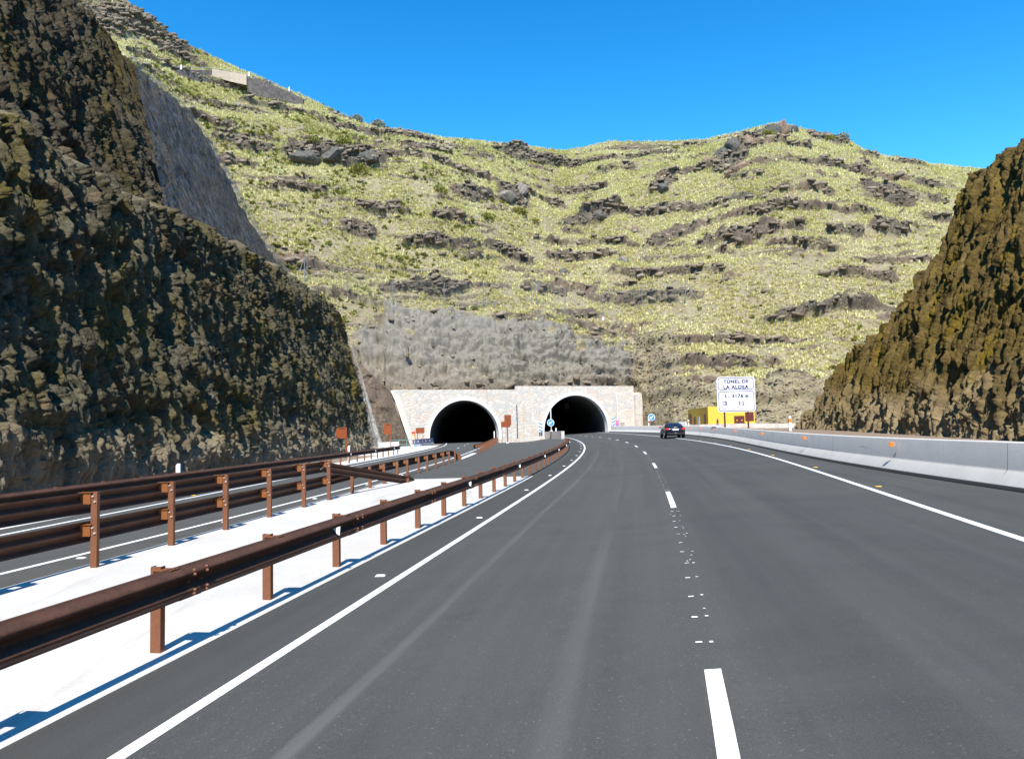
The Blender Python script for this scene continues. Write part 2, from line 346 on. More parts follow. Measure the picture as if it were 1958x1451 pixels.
# masonry
def m_stone(name,flat=True,sc=1.5):
    t=NT(name);v0=t.coord('Object',(1,.0 if flat else 1,1.45))
    wn=t.add('ShaderNodeTexNoise');t.put(wn.inputs['Vector'],v0);wn.inputs['Scale'].default_value=1.3
    vm=t.add('ShaderNodeVectorMath',operation='MULTIPLY_ADD');t.put(vm.inputs[0],wn.outputs['Color']);vm.inputs[1].default_value=(.35,.0 if flat else .35,.35);t.put(vm.inputs[2],v0)
    v=vm.outputs[0]
    e=t.vor(v,sc,'DISTANCE_TO_EDGE',.85,0)
    vc=t.add('ShaderNodeTexVoronoi',feature='F1');t.put(vc.inputs['Vector'],v);vc.inputs['Scale'].default_value=sc;vc.inputs['Randomness'].default_value=.85
    sp=t.add('ShaderNodeSeparateColor');t.put(sp.inputs[0],vc.outputs['Color'])
    c=t.ramp(sp.outputs[0],[(0,(.56,.52,.46)),(.14,(.66,.63,.58)),(.28,(.50,.51,.51)),(.40,(.66,.62,.55)),(.54,(.58,.46,.40)),(.64,(.62,.58,.53)),(.76,(.64,.52,.38)),(.80,(.64,.61,.58)),(.9,(.48,.50,.52))],'CONSTANT')
    n=t.noise(v0,6,5,.6);c=t.mix(.35,c,t.ramp(n,[(.3,(.44,.40,.35)),(.7,(.72,.69,.64))]))
    mor=t.ramp(e,[(.012,.85),(.05,0)])
    c=t.mix(mor,c,(.47,.41,.34));sv=t.coord('Object',(1,1,.1));sn=t.noise(sv,1.3,5,.65);c=t.mix(t.ramp(sn,[(.55,0),(.72,.5)]),c,(.36,.33,.29));c=t.mix(1.0,c,(1,.955,.885),'MULTIPLY')
    t.set(Base_Color=c,Roughness=.9)
    h=t.math('ADD',t.math('MULTIPLY',t.ramp(e,[(.0,0),(.12,1)]),1),t.math('MULTIPLY',n,.35));t.bump(h,.5,.05);return t.m
M['stone']=m_stone('masonry_stone');M['stone3']=m_stone('masonry_stone_block',False,2.0);M['rubble']=m_stone('rubble_wall',False,3.2)
# rock faces
def m_cliff(name,dk,md,lt,tint1,tint2,tint3,low):
    t=NT(name);v=t.coord();vs=t.coord('Object',(1,1,.3))
    n=t.noise(v,.9,7,.68);g=t.noise(v,6,5,.65);p=t.noise(v,.16,4,.6);q=t.noise(vs,.55,5,.65)
    c=t.ramp(n,[(.3,dk),(.5,md),(.72,lt)])
    c=t.mix(.5,c,t.ramp(g,[(.3,tuple(x*.55 for x in md)),(.7,tuple(x*1.15 for x in lt))]))
    c=t.mix(t.ramp(p,[(.42,0),(.62,.8)]),c,t.mix(n,tuple(x*.6 for x in tint1),tuple(x*1.3 for x in tint1)))
    c=t.mix(t.ramp(q,[(.52,0),(.68,.75)]),c,t.mix(g,tuple(x*.5 for x in tint2),tuple(x*1.4 for x in tint2)))
    pz=t.noise(v,.4,3,.6,.4);c=t.mix(t.ramp(pz,[(.58,0),(.7,.6)]),c,tint3)
    lo=t.attr('low');c=t.mix(t.math('MULTIPLY',lo,.75),c,t.mix(n,tuple(x*.6 for x in low),tuple(x*1.35 for x in low)))
    t.set(Base_Color=c,Roughness=.95);t.b.inputs['Specular IOR Level'].default_value=.15
    t.bump(t.math('ADD',g,t.math('MULTIPLY',t.noise(v,16,4,.7),.6)),1.0,.12);return t.m
M['cliffL']=m_cliff('dark_basalt',(.015,.0125,.007),(.06,.052,.031),(.235,.205,.135),(.10,.083,.033),(.15,.112,.018),(.16,.10,.048),(.33,.27,.185))
M['cliffU']=m_cliff('dark_basalt_upper',(.017,.013,.008),(.052,.042,.025),(.15,.125,.083),(.08,.06,.022),(.12,.09,.016),(.12,.07,.032),(.14,.117,.085))
M['cliffR']=m_cliff('brown_basalt',(.02,.013,.005),(.085,.058,.018),(.26,.18,.06),(.13,.088,.016),(.25,.165,.008),(.155,.105,.045),(.34,.26,.15))
t=NT('hillside');v=t.coord();rk=t.attr('rock');dkk=t.attr('dark');ct=t.attr('cut')
n=t.noise(v,.45,6,.65);g=t.noise(v,3.2,5,.7);p=t.noise(v,.06,4,.6);fi=t.noise(v,1.3,5,.7)
gc=t.ramp(n,[(.3,(.20,.165,.095)),(.5,(.30,.26,.14)),(.7,(.41,.365,.205))])
gc=t.mix(.5,gc,t.ramp(g,[(.3,(.11,.083,.057)),(.5,(.25,.205,.135)),(.72,(.40,.345,.235))]))
gc=t.mix(t.ramp(fi,[(.5,0),(.66,.75)]),gc,(.19,.135,.093))
rc=t.ramp(g,[(.28,(.04,.03,.02)),(.5,(.125,.097,.066)),(.74,(.27,.22,.155))])
rc=t.mix(t.math('MULTIPLY',dkk,.6),rc,t.ramp(g,[(.3,(.035,.032,.025)),(.7,(.185,.168,.125))]))
rc=t.mix(t.ramp(p,[(.5,0),(.62,.4)]),rc,(.21,.14,.10))
rc=t.mix(t.math('MULTIPLY',ct,.7),rc,t.ramp(fi,[(.3,(.14,.115,.083)),(.45,(.24,.205,.152)),(.6,(.285,.247,.187)),(.76,(.38,.335,.262))]))
zz=t.add('ShaderNodeSeparateXYZ');t.put(zz.inputs[0],t.add('ShaderNodeTexCoord').outputs['Object']);nb=t.noise(v,.22,4,.6)
band=t.ramp(t.math('ADD',t.math('MULTIPLY',zz.outputs[2],.045),t.math('MULTIPLY',nb,.35)),[(.40,0),(.5,.6),(.62,.15),(.8,.75)]);rc=t.mix(t.math('MULTIPLY',ct,band),rc,t.mix(fi,(.16,.148,.122),(.29,.27,.228)))
ck=t.coord('Object',(.35,.35,1));cv=t.vor(ck,.22,'DISTANCE_TO_EDGE');rc=t.mix(t.math('MULTIPLY',ct,t.ramp(cv,[(.006,.6),(.02,0)])),rc,t.mix(nb,(.05,.04,.03),(.5,.43,.33)))
vs_=t.coord('Object',(1,1,.07));st_=t.noise(vs_,1.1,3,.6);rc=t.mix(t.math('MULTIPLY',ct,t.ramp(st_,[(.70,0),(.74,.45)])),rc,(.46,.42,.36))
rf=t.ramp(t.math('ADD',rk,t.math('MULTIPLY',t.math('SUBTRACT',fi,.5),1.1)),[(.36,0),(.56,1)])
t.set(Base_Color=t.mix(rf,gc,rc),Roughness=.95);t.b.inputs['Specular IOR Level'].default_value=.1
t.bump(t.math('ADD',g,t.noise(v,9,4,.7)),.75,.16);M['hill']=t.m
t=NT('dirt_verge');v=t.coord();n=t.noise(v,.5,6,.65);g=t.noise(v,6,5,.7)
c=t.mix(.5,t.ramp(n,[(.3,(.19,.13,.085)),(.7,(.31,.225,.155))]),t.ramp(g,[(.3,(.13,.09,.06)),(.7,(.36,.28,.2))]))
t.set(Base_Color=c,Roughness=.95);t.bump(g,.8,.1);M['dirt']=t.m
def m_tuft(name,stops):
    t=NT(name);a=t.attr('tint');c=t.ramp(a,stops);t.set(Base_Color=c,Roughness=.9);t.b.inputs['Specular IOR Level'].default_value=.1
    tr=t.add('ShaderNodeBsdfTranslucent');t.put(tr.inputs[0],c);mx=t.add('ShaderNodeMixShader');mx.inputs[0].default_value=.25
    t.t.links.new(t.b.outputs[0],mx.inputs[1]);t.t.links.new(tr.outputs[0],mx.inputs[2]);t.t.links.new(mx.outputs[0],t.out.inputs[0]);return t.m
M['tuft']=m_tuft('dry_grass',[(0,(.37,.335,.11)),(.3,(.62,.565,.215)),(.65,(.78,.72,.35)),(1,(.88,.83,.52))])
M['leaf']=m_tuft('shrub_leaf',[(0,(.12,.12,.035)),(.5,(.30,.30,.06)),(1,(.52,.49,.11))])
M['greyleaf']=m_tuft('grey_shrub_leaf',[(0,(.2,.21,.15)),(.5,(.33,.34,.26)),(1,(.5,.5,.42))])
M['stem']=simple('shrub_stem',(.12,.09,.06),.9)
t=NT('wire_net');v=t.coord('Object',(1,1,1))
vv=t.coord('Object',(1,1,.55));s=t.noise(vv,2.6,7,.72,.5);s2=t.noise(v,.7,6,.7,.6)
f=t.ramp(t.math('ADD',t.math('MULTIPLY',s,.5),t.math('MULTIPLY',s2,.5)),[(.40,.10),(.62,.66)])
t.set(Base_Color=t.ramp(s,[(.38,(.05,.05,.05)),(.62,(.19,.19,.188))]),Roughness=.6,Alpha=f);M['net']=t.m
t=NT('hanging_net');vv=t.coord('Object',(1,1,.08));s=t.noise(vv,7,5,.7)
t.set(Base_Color=(.5,.54,.54),Roughness=.6,Alpha=t.ramp(s,[(.38,.08),(.68,.7)]));M['net2']=t.m
def m_mesh(name,col,dens):
    t=NT(name);v=t.coord('Object');w=t.vor(v,3,'DISTANCE_TO_EDGE');t.set(Base_Color=col,Roughness=.5,Alpha=t.ramp(w,[(.02,dens),(.08,dens*.25)]));return t.m
M['fencenet']=m_mesh('fence_net',(.2,.2,.2),.22)
M['boulder']=simple('boulder_rock',(.19,.16,.125),.95,var=.5,scale=2.2);M['redrock']=simple('reddish_rock',(.23,.15,.10),.95,var=.45,scale=2.2);M['darkrock']=simple('dark_slab_rock',(.09,.082,.065),.9,var=.6,scale=2.5)
t=NT('ledge_rock');v=t.coord();g=t.noise(v,3,5,.7);c=t.mix(.5,t.ramp(t.attr('tint'),[(0,(.11,.082,.056)),(.5,(.24,.185,.125)),(1,(.40,.325,.23))]),t.ramp(g,[(.3,(.07,.052,.036)),(.7,(.34,.27,.185))]));t.set(Base_Color=c,Roughness=.95);t.bump(g,.8,.1);M['rubblerock']=t.m
M['tan']=simple('tan_masonry',(.46,.36,.26),.9,var=.12,scale=2)
M['darkmas']=simple('dark_masonry',(.13,.105,.09),.95,var=.4,scale=1.6)
# ------------------------------------------------------------ world, sun, camera
EL,AZ=math.radians(50),math.radians(5)
w=bpy.data.worlds.new('World');sc.world=w;w.use_nodes=True;wn=w.node_tree
bg=wn.nodes['Background'];sky=wn.nodes.new('ShaderNodeTexSky');sky.sky_type='NISHITA';sky.sun_disc=False
sky.sun_elevation=EL;sky.sun_rotation=math.pi+AZ;sky.altitude=300;sky.air_density=1.0;sky.dust_density=0.0;sky.ozone_density=3
hs=wn.nodes.new('ShaderNodeHueSaturation');hs.inputs['Saturation'].default_value=1.2;hs.inputs['Value'].default_value=1.0;hs.inputs['Hue'].default_value=.488
gm=wn.nodes.new('ShaderNodeGamma');gm.inputs[1].default_value=1.4;wn.links.new(sky.outputs[0],gm.inputs[0]);wn.links.new(gm.outputs[0],hs.inputs['Color']);wn.links.new(hs.outputs[0],bg.inputs[0]);bg.inputs[1].default_value=.108
sl=bpy.data.lights.new('sun','SUN');sl.energy=5;sl.angle=math.radians(.5);sl.color=(1,.955,.88)
so=bpy.data.objects.new('sun',sl);C.objects.link(so)
so.rotation_euler=Vector((math.sin(AZ)*math.cos(EL),math.cos(AZ)*math.cos(EL),-math.sin(EL))).to_track_quat('-Z','Y').to_euler()
sc.view_settings.view_transform='Standard';sc.view_settings.look='None';sc.view_settings.exposure=.65;sc.view_settings.gamma=1
cd=bpy.data.cameras.new('camera');co=bpy.data.objects.new('camera',cd);C.objects.link(co);sc.camera=co
cd.sensor_fit='HORIZONTAL';cd.sensor_width=36;cd.lens=1425/1958*36;cd.clip_end=5000;cd.clip_start=.1
p,r=math.radians(3.8),math.radians(1.35)
F_=Vector((0,math.cos(p),math.sin(p)));U0=Vector((0,-math.sin(p),math.cos(p)));R0=Vector((1,0,0))
R_=math.cos(r)*R0-math.sin(r)*U0;U_=math.sin(r)*R0+math.cos(r)*U0
co.matrix_world=Matrix(((R_.x,U_.x,-F_.x,0),(R_.y,U_.y,-F_.y,0),(R_.z,U_.z,-F_.z,1.92),(0,0,0,1)))
sc.cycles.max_bounces=6;sc.cycles.diffuse_bounces=3;sc.cycles.transparent_max_bounces=12
# ------------------------------------------------------------ ground
struct(np_mesh('ground',[(-1500,-300,-1.2),(1500,-300,-1.2),(1500,1500,-1.2),(-1500,1500,-1.2)],[(0,1,2,3)],M['dirt']))
def loft(name,xa,xb,y0,y1,zf,m,ny=160,nx=10,dz=0.,uvl=None,pw=1.6):
    y=y0+(y1-y0)*np.linspace(0,1,ny)**pw;u=np.linspace(0,1,nx)
    Yg=np.repeat(y[:,None],nx,1);a=xa(y)[:,None];b=xb(y)[:,None];X=a+(b-a)*u[None]
    Z=zf(X,Yg)+dz
    uv=None if uvl is None else (X-uvl(Yg),Yg)
    return struct(grid_mesh(name,X,Yg,Z,m,uv=uv,smooth=True))
flat=lambda x,y:np.zeros_like(x)+0*y
xGR=lambda y:xCE(y)                               # gore / right road boundary
loft('road',xCE,lambda y:xBB(y)+.02,-6,175,zR,M['asphalt'],220,24,0,xLL)
loft('road',lambda y:xLE(y),xRE,-6,165,flat,M['asphalt_plain'],200,10)
loft('median_pavement',xRE,xCE,-6,30.2,zR,M['concrete'],120,8)
loft('gore_pavement',xRE,xCE,30.2,112.5,zR,M['asphalt_plain'],120,10)
loft('concrete_strip',lambda y:xLE(y)-1.6,xLE,-6,62,flat,M['white_conc'],100,3,.0)
loft('verge',lambda y:-16+0*y,lambda y:xLE(y)-1.6,-6,62,flat,M['dirt'],60,4,.0)
loft('verge',lambda y:-40+0*y,lambda y:xLE(y)-.0,62,112,lambda x,y:0*x-.02,M['dirt'],60,4,.0)
loft('kerb_strip',lambda y:xRE(y)-.28,lambda y:xRE(y)+.12,50,62,flat,M['white_conc'],30,3,.005)
# verge behind the right barrier, rising to the cliff and the hill foot
def xbr(y):return np.interp(y,[0,24,36,51,90],[15.9,17.8,19.5,20.7,23.4])
def z_right(x,y):
    b=xBB(y)+.45;zb=zR(xBB(y),y)+.88
    return zb+np.clip((x-b)/6,0,1)*np.interp(y,[0,22,50,62,80,100],[-.22,-.38,-.15,-.2,-.42,-.5])+.0*x
loft('verge',lambda y:xBB(y)+.40,lambda y:xBB(y)+40,-6,128,z_right,M['dirt'],110,24,-.01)
# paint
def line(name,xc,w,y0,y1,zf,ny=200,pw=1.6):return loft(name,lambda y:xc(y)-w/2,lambda y:xc(y)+w/2,y0,y1,zf,M['paint'],ny,2,.005,None,pw)
line('edge_line',xLL,.115,-4,150,zR);line('edge_line',xRL,.13,-4,150,zR)
line('edge_line',xLR,.12,-4,150,flat);line('edge_line',xLn,.12,-4,150,flat)
V=[];Fq=[]
def quad(x,y,w,l,sl):
    i=len(V)
    for dx,dy in ((-w/2,0),(w/2,0),(w/2,l),(-w/2,l)):
        X=x+dx+sl*dy;Y=y+dy;V.append((X,Y,float(zR(X,Y))+.006))
    Fq.append((i,i+1,i+2,i+3))
for y0,y1 in ((1.2,5.44),(15.81,19.66),(30.33,33.98),(43.82,47.04),(55.67,58.82),(66.22,69.08),(75.58,78.04),(82.5,84.5),(90.5,92.4),(97,98.4),(102.4,103.9),(108,109.5)):
    n=4
    for i in range(n):
        ya=y0+(y1-y0)*i/n;yb=y0+(y1-y0)*(i+1)/n
        quad(float(xDL(ya)),ya,.12,yb-ya+.0,float(xDL(yb)-xDL(ya))/(yb-ya))
struct(np_mesh('lane_line',V,Fq,M['paint']))
V=[];Fq=[]
for y0,y1,st in ((6.1,15.4,.85),(20.2,30,.85),(34.5,43.5,1.0),(47.5,55,1.1)):
    y=y0
    while y<y1:
        x=float(xDL(y));quad(x-.05+RNG.uniform(-.02,.02),y,.055,RNG.uniform(.025,.05),.1)
        if RNG.random()<.7:quad(x+.05+RNG.uniform(-.02,.03),y+RNG.uniform(-.03,.06),.03,RNG.uniform(.025,.045),.1)
        y+=st*RNG.uniform(.9,1.1)
for i in range(9):
    y=RNG.uniform(6,16);x=float(xDL(y));quad(x+RNG.normal(0,.05),y,.02,.03,0)
struct(np_mesh('lane_line',V,Fq,M['paint']))
# left carriageway dashes
V=[];Fq=[]
for y0 in (5,22,39,56,68,80,92,103):
    for i in range(3):
        y=y0+i;x0=.5*(xLR(y)+xLn(y));x1=.5*(xLR(y+1)+xLn(y+1));k=len(V)
        V+= [(x0-.06,y,.006),(x0+.06,y,.006),(x1+.06,y+1,.006),(x1-.06,y+1,.006)];Fq.append((k,k+1,k+2,k+3))
struct(np_mesh('lane_line',V,Fq,M['paint']))
# ------------------------------------------------------------ road studs
def stud(col):
    bm=bmesh.new();a=[bm.verts.new(v) for v in ((-.065,-.05,0),(.065,-.05,0),(.065,.05,0),(-.065,.05,0))];b=[bm.verts.new(v) for v in ((-.05,-.025,.016),(.05,-.025,.016),(.05,.03,.016),(-.05,.03,.016))]
    bm.faces.new(b)
    for i in range(4):bm.faces.new((a[i],a[(i+1)%4],b[(i+1)%4],b[i]))
    return bm_obj('road_stud',bm,col)
s0=None
ysL=[10.12,16.44,23.48,30.18,36.83,42.4,48.24,54.41,60.5,66.5,72.5,78.5]
for i,y in enumerate(ysL):
    o=stud(M['white']) if s0 is None else link(s0.copy());s0=s0 or o
    x=float(xLL(y))-.3;o.location=(x,y,float(zR(x,y))+.004)
    tag(o,'white road stud beside the white edge line on the guardrail side','road stud','white studs along the left edge line')
s0=None
for i,y in enumerate([9.8,17.1,24.5,33.5,40.5,47,53,59.5]):
    o=stud(M['studor']) if s0 is None else link(s0.copy());s0=s0 or o
    x=float(xRL(y))+.28;o.location=(x,y,float(zR(x,y))+.004)
    tag(o,'amber road stud on the shoulder between right edge line and concrete barrier','road stud','amber studs along the right edge line')
s0=None
for i,y in enumerate([12.2,16.8,22.2,27.6,33.2,38.6]):
    o=stud(M['white']) if s0 is None else link(s0.copy());s0=s0 or o
    x=float(xLR(y))+.28;o.location=(x,y,.004)
    tag(o,'white road stud on the left carriageway beside its line next to the median','road stud','white studs on the left carriageway')
s0=None
for i,y in enumerate([24.5,30.5,36.5]):
    o=stud(M['studor']) if s0 is None else link(s0.copy());s0=s0 or o
    x=float(xLn(y))-.28;o.location=(x,y,.004)
    tag(o,'amber road stud on the far edge of the left carriageway below the cliff','road stud','amber studs below the cliff')
# ------------------------------------------------------------ guardrails
WP=[(.041*(1-math.cos(2*math.pi*z/.156)),z) for z in np.linspace(0,.312,29)]
def beam(name,path,side,zlow,m,parent,sc_=1.0):
    """path: list of (x,y,zground, dz); W profile facing 'side' (+1 right, -1 left)"""
    P=np.array(path,float);n=len(P);T=np.gradient(P[:,:2],axis=0);T/=np.linalg.norm(T,axis=1)[:,None]
    N=np.stack([T[:,1],-T[:,0]],1)*side
    prof=WP+[(o-.012,z) for o,z in WP[::-1]]
    k=len(prof);V=np.zeros((n,k,3))
    for j,(o,z) in enumerate(prof):
        V[:,j,:2]=P[:,:2]+N*o;V[:,j,2]=P[:,2]+z*sc_
    V[:,:,2]+=zlow
    i=np.arange(n*k).reshape(n,k);F=[]
    F=np.stack([i[:-1],np.roll(i,-1,1)[:-1],np.roll(i,-1,1)[1:],i[1:]],-1).reshape(-1,4)
    if side>0:F=F[:,::-1]
    o=np_mesh(name,V.reshape(-1,3),F,m,parent)
    for p_ in o.data.polygons:p_.use_smooth=True
    return o
def post_mesh(h,w=.10,d=.06):
    """C section open towards the beam"""
    bm=bmesh.new();t_=.008
    box(bm,0,0,h/2-.15,w,t_,h+.3);box(bm,-w/2+t_/2,d/2+t_/2,h/2-.15,t_,d,h+.3);box(bm,w/2-t_/2,d/2+t_/2,h/2-.15,t_,d,h+.3)
    me=bpy.data.meshes.new('post');bm.to_mesh(me);bm.free();me.materials.append(M['post']);return me
def block_mesh(l,h):
    bm=bmesh.new();box(bm,0,0,0,l,.09,h);box(bm,0,0,h/2+.003,l+.05,.13,.006)
    me=bpy.data.meshes.new('spacer_block');bm.to_mesh(me);bm.free();me.materials.append(M['block']);return me
def bolt_mesh(mt='bolt'):
    bm=bmesh.new();cyl(bm,(0,.0,0),(0,-.022,0),.017,.012,8);me=bpy.data.meshes.new('bolt');bm.to_mesh(me);bm.free();me.materials.append(M[mt]);return me
BOLT=bolt_mesh();BOLTB=bolt_mesh('post')
def inst(name,me,parent,loc,rz=0):
    o=bpy.data.objects.new(name,me);link(o,parent);o.location=loc;o.rotation_euler=(0,0,rz);return o
def heading(fx,y):return -math.atan(float((fx(y+.5)-fx(y-.5))))
def gz(x,y):return float(zR(np.array(x),np.array(y)))
# near right rail
g1=thing('guardrail','long brown guardrail curving along the right side of the white median','guardrail')
ys=np.linspace(-2,69.5,150);pa=[(float(xR1(y))+.16,y,gz(xR1(y),y)-max(0,y-67)*.0) for y in ys]
beam('rail_beam',pa,1,.435,M['rail'],g1)
pm=post_mesh(.76);bk=block_mesh(.15,.2)
y=6.8-2.04*4
while y<69:
    x=float(xR1(y));z=gz(x,y);h=heading(xR1,y)
    po=inst('post',pm,g1,(x,y,z),h);inst('spacer_block',bk,g1,(x+.08,y+.0,z+.63),h)
    y+=2.04
for k in range(17):
    y=6.8+.25+4.08*(k-1)
    if y>68:break
    yy=np.linspace(y-.17,y+.17,3);sp_=beam('splice_joint',[(float(xR1(q))+.167,q,gz(xR1(q),q)) for q in yy],1,.433,M['rail'],g1,1.012)
    if y<24:
        for dy in (-.1,.1):
            for dz,ox in ((.05,.088),(.085,.094),(.225,.094),(.262,.088),(.155,.03)):
                o=inst('bolt',BOLTB,sp_,(float(xR1(y+dy))+.167+ox-.004,y+dy,gz(xR1(y),y)+.435+dz),math.pi/2)
def reflector_mesh():
    bm=bmesh.new();v=[bm.verts.new(p_) for p_ in ((-.045,0,.03),(.055,0,.065),(.045,0,-.06),(.01,0,-.04))];f=bm.faces.new(v)
    r_=bmesh.ops.extrude_face_region(bm,geom=[f]);bmesh.ops.translate(bm,vec=(0,.01,0),verts=[q for q in r_['geom'] if isinstance(q,bmesh.types.BMVert)])
    bmesh.ops.recalc_face_normals(bm,faces=bm.faces);me=bpy.data.meshes.new('reflector');bm.to_mesh(me);bm.free();me.materials.append(M['white']);return me
rf_=reflector_mesh()
for y in (10.3,18.6,26.8,35,43.2,51.4,59.6):
    x=float(xR1(y))+.24;inst('reflector',rf_,g1,(x,y,gz(x,y)+.585),0)
# double rail of the median and its single continuation
g2=thing('guardrail','tall brown double beam guardrail on the left edge of the white median','guardrail')
ysu=np.linspace(-2,21.7,50)
beam('upper_beam',[(float(xR2(y))-.17,y,0) for y in ysu],-1,.80,M['rail'],g2)
ysl=np.linspace(-2,53.3,110)
def zlow2(y):
    z=float(np.interp(y,[21,27],[.37,.435]));return z-.78*float(ss(43.5,53.5,y))
beam('lower_beam',[(float(xR2(y))-.17-.45*float(ss(46,53,y)),y,zlow2(y)) for y in ysl],-1,0,M['rail'],g2)
tr=[(float(np.interp(y,[21.6,28.9],[-5.50,-3.95])),y,float(np.interp(y,[21.6,28.9],[.80,-.14]))) for y in np.linspace(21.6,29.6,14)]
beam('terminal_beam',tr,-1,0,M['rail'],g2)
pm2=post_mesh(1.13);pm3=post_mesh(.75);pm4=post_mesh(.5);bk2=block_mesh(.17,.17)
yl=[11.3-2.1*i for i in (6,5,4,3,2,1)]+[11.3,13.38,15.4,17.54,19.72,21.68]
for y in yl:
    x=float(xR2(y));h=heading(xR2,y)
    po=inst('post',pm2,g2,(x,y,0),h)
    inst('spacer_block',bk2,g2,(x-.125,y+.03,1.03),h);inst('spacer_block',bk2,g2,(x-.125,y+.03,.55),h)
    for dx,zb in ((-.018,1.06),(.018,.98),(-.018,.59),(.018,.51)):inst('bolt',BOLT,po,(dx,-.005,zb))
for y in (23.92,25.97,27.87,30,31.83,34.2,36.26,38.61,41.02,43.1,45.4,47.3,49.3,51.3):
    x=float(xR2(y))-.45*float(ss(46,53,y));h=heading(xR2,y);hh=.75 if y<43.5 else max(.15,.75-.78*float(ss(43.5,53.5,y)))
    po=inst('post',pm3 if hh>.74 else pm4,g2,(x,y,0 if hh>.74 else hh-.5),h)
    if hh>.74 and y>27:
        inst('spacer_block',bk2,g2,(x-.12,y+.03,.64),h)
    if hh>.74:
        for dx,zb in ((-.018,.68),(.018,.61)):inst('bolt',BOLT,po,(dx,-.005,zb))
inst('post',post_mesh(.16),g2,(-4.03,28.3,0),-.1)
# rail at the left tunnel mouth
g3=thing('guardrail','short brown guardrail curving into the mouth of the left tunnel','guardrail')
x3=lambda y:np.interp(y,[58.5,62,71,86,101,112],[-2.95,-2.75,-2.62,-2.55,-2.5,-2.3])
y3=np.linspace(58.8,111,50)
beam('rail_beam',[(float(x3(y))-.17,y,0) for y in y3],-1,.45,M['rail'],g3)
for y in np.arange(59.5,111,2.1):
    x=float(x3(y));inst('post',pm3,g3,(x,y,0),0);inst('spacer_block',bk2,g3,(x-.12,y+.03,.64),0)
# rail below the left cliff
g4=thing('guardrail','dark brown guardrail below the left cliff beyond the left carriageway','guardrail')
x4=lambda y:xLE(y)-.45
y4=np.linspace(-2,64,90)
beam('rail_beam',[(float(x4(y))+.16,y,0) for y in y4],1,.42,M['rail'],g4)
for y in np.arange(.6,64,2.04):
    x=float(x4(y));inst('post',pm3,g4,(x,y,-.02),heading(x4,y))
for y in (47,54,61):inst('reflector',rf_,g4,(float(x4(y))+.23,y,.58),0)
# ------------------------------------------------------------ concrete barrier
gb=thing('concrete_barrier','long pale concrete barrier with sloped foot along the right shoulder','barrier')
yb=np.linspace(-3,121,190);prof=[(.0,.07),(.005,.10),(.27,.335),(.29,.385),(.315,.90),(.335,.93),(.47,.93),(.49,.90),(.55,.0)]
Pb=np.stack([xBB(yb),yb],1);Tb=np.gradient(Pb,axis=0);Tb/=np.linalg.norm(Tb,axis=1)[:,None];Nb=np.stack([Tb[:,1],-Tb[:,0]],1)
zb=zR(xBB(yb),yb)
Vb=np.zeros((len(yb),len(prof),3))
for j,(o_,z_) in enumerate(prof):Vb[:,j,:2]=Pb+Nb*o_;Vb[:,j,2]=zb+z_
np_mesh('barrier_body',Vb.reshape(-1,3),grid_faces(len(yb),len(prof))[:,::-1],M['barrier'],gb)
Vb=np.zeros((len(yb),3,3))
for j,(o_,z_) in enumerate(((-.03,.006),(.0,.085),(.06,.09))):Vb[:,j,:2]=Pb+Nb*o_;Vb[:,j,2]=zb+z_
np_mesh('base_strip',Vb.reshape(-1,3),grid_faces(len(yb),3)[:,::-1],M['gap'],gb)  # near-black strip along the foot of the barrier
ref=None
for y in (20.9,31.2,42,52.8,63.5,70,75,79.5,91,98):
    x=float(xBB(y));z=float(zR(np.array(x),np.array(y)))
    if ref is None:
        bm=bmesh.new();box(bm,0,0,0,.05,.16,.13,.008);me=bpy.data.meshes.new('reflector');bm.to_mesh(me);bm.free();me.materials.append(M['orange'])
        bm=bmesh.new();box(bm,.05,.07,0,.06,.012,.1);me2=bpy.data.meshes.new('bracket');bm.to_mesh(me2);bm.free();me2.materials.append(M['galv']);ref=me
    o=inst('reflector',ref,gb,(x+.14,y,z+.76),heading(xBB,y)-.9);inst('bracket',me2,o,(0,0,0))
for y in np.arange(3,100,12.2):
    x=float(xBB(y));z=float(zR(np.array(x),np.array(y)))
    inst('panel_joint',bpy.data.meshes.get('panel_joint') or prism('panel_joint',M['gap'],gb,[(.18,.255),(.265,.335),(.287,.385),(.313,.9),(.318,.9),(.292,.385),(.271,.335),(.186,.253)],-.004,.004).data,gb,(x,y,z),heading(xBB,y)) if y>3 else None
for o in [o for o in gb.children if o.name=='panel_joint' and o.location.length<.01]:
    o.location=(float(xBB(15.2)),15.2,float(zR(xBB(np.array(15.2)),np.array(15.2))));o.rotation_euler=(0,0,heading(xBB,15.2))
# ------------------------------------------------------------ cliffs
def cliff(name,base,k,Hc,z0,ys,nh,m,disp,topback,seed):
    """face leaning back by k per metre; base(y)->x ; side sign from k (k<0 leans left)"""
    ny=len(ys);t=np.concatenate([np.linspace(0,1,nh),np.array([1.02,1.06,1.12,1.2])])
    T,Yg=np.meshgrid(t,ys,indexing='ij')
    H=Hc(Yg);h=np.minimum(T,1)*H
    X=base(Yg)+k*h;Z=z0(Yg)+h
    over=np.clip(T-1,0,1)/.2
    sgn=np.sign(k)
    nrm=np.array([-sgn,0,abs(k)]);nrm/=np.linalg.norm(nrm)
    d,low=disp(Yg+seed,h,H)
    fade=1-.6*over
    X=X+nrm[0]*d*fade+sgn*over*topback[0];Z=Z+nrm[2]*d*fade+over*topback[1]
    Z=Z+.5*fbm(Yg/1.1+seed,X/.8,o=3)*ss(0,.3,over);Yg=Yg+.25*perlin(Yg/.9,Z/1.1+seed,X/2)*ss(0,.3,h)
    low=np.where(T>1.01,np.clip(.35+.9*fbm(Yg/2.5,Z/2+0*T,o=3),0,1),low);return X,Yg,Z,low
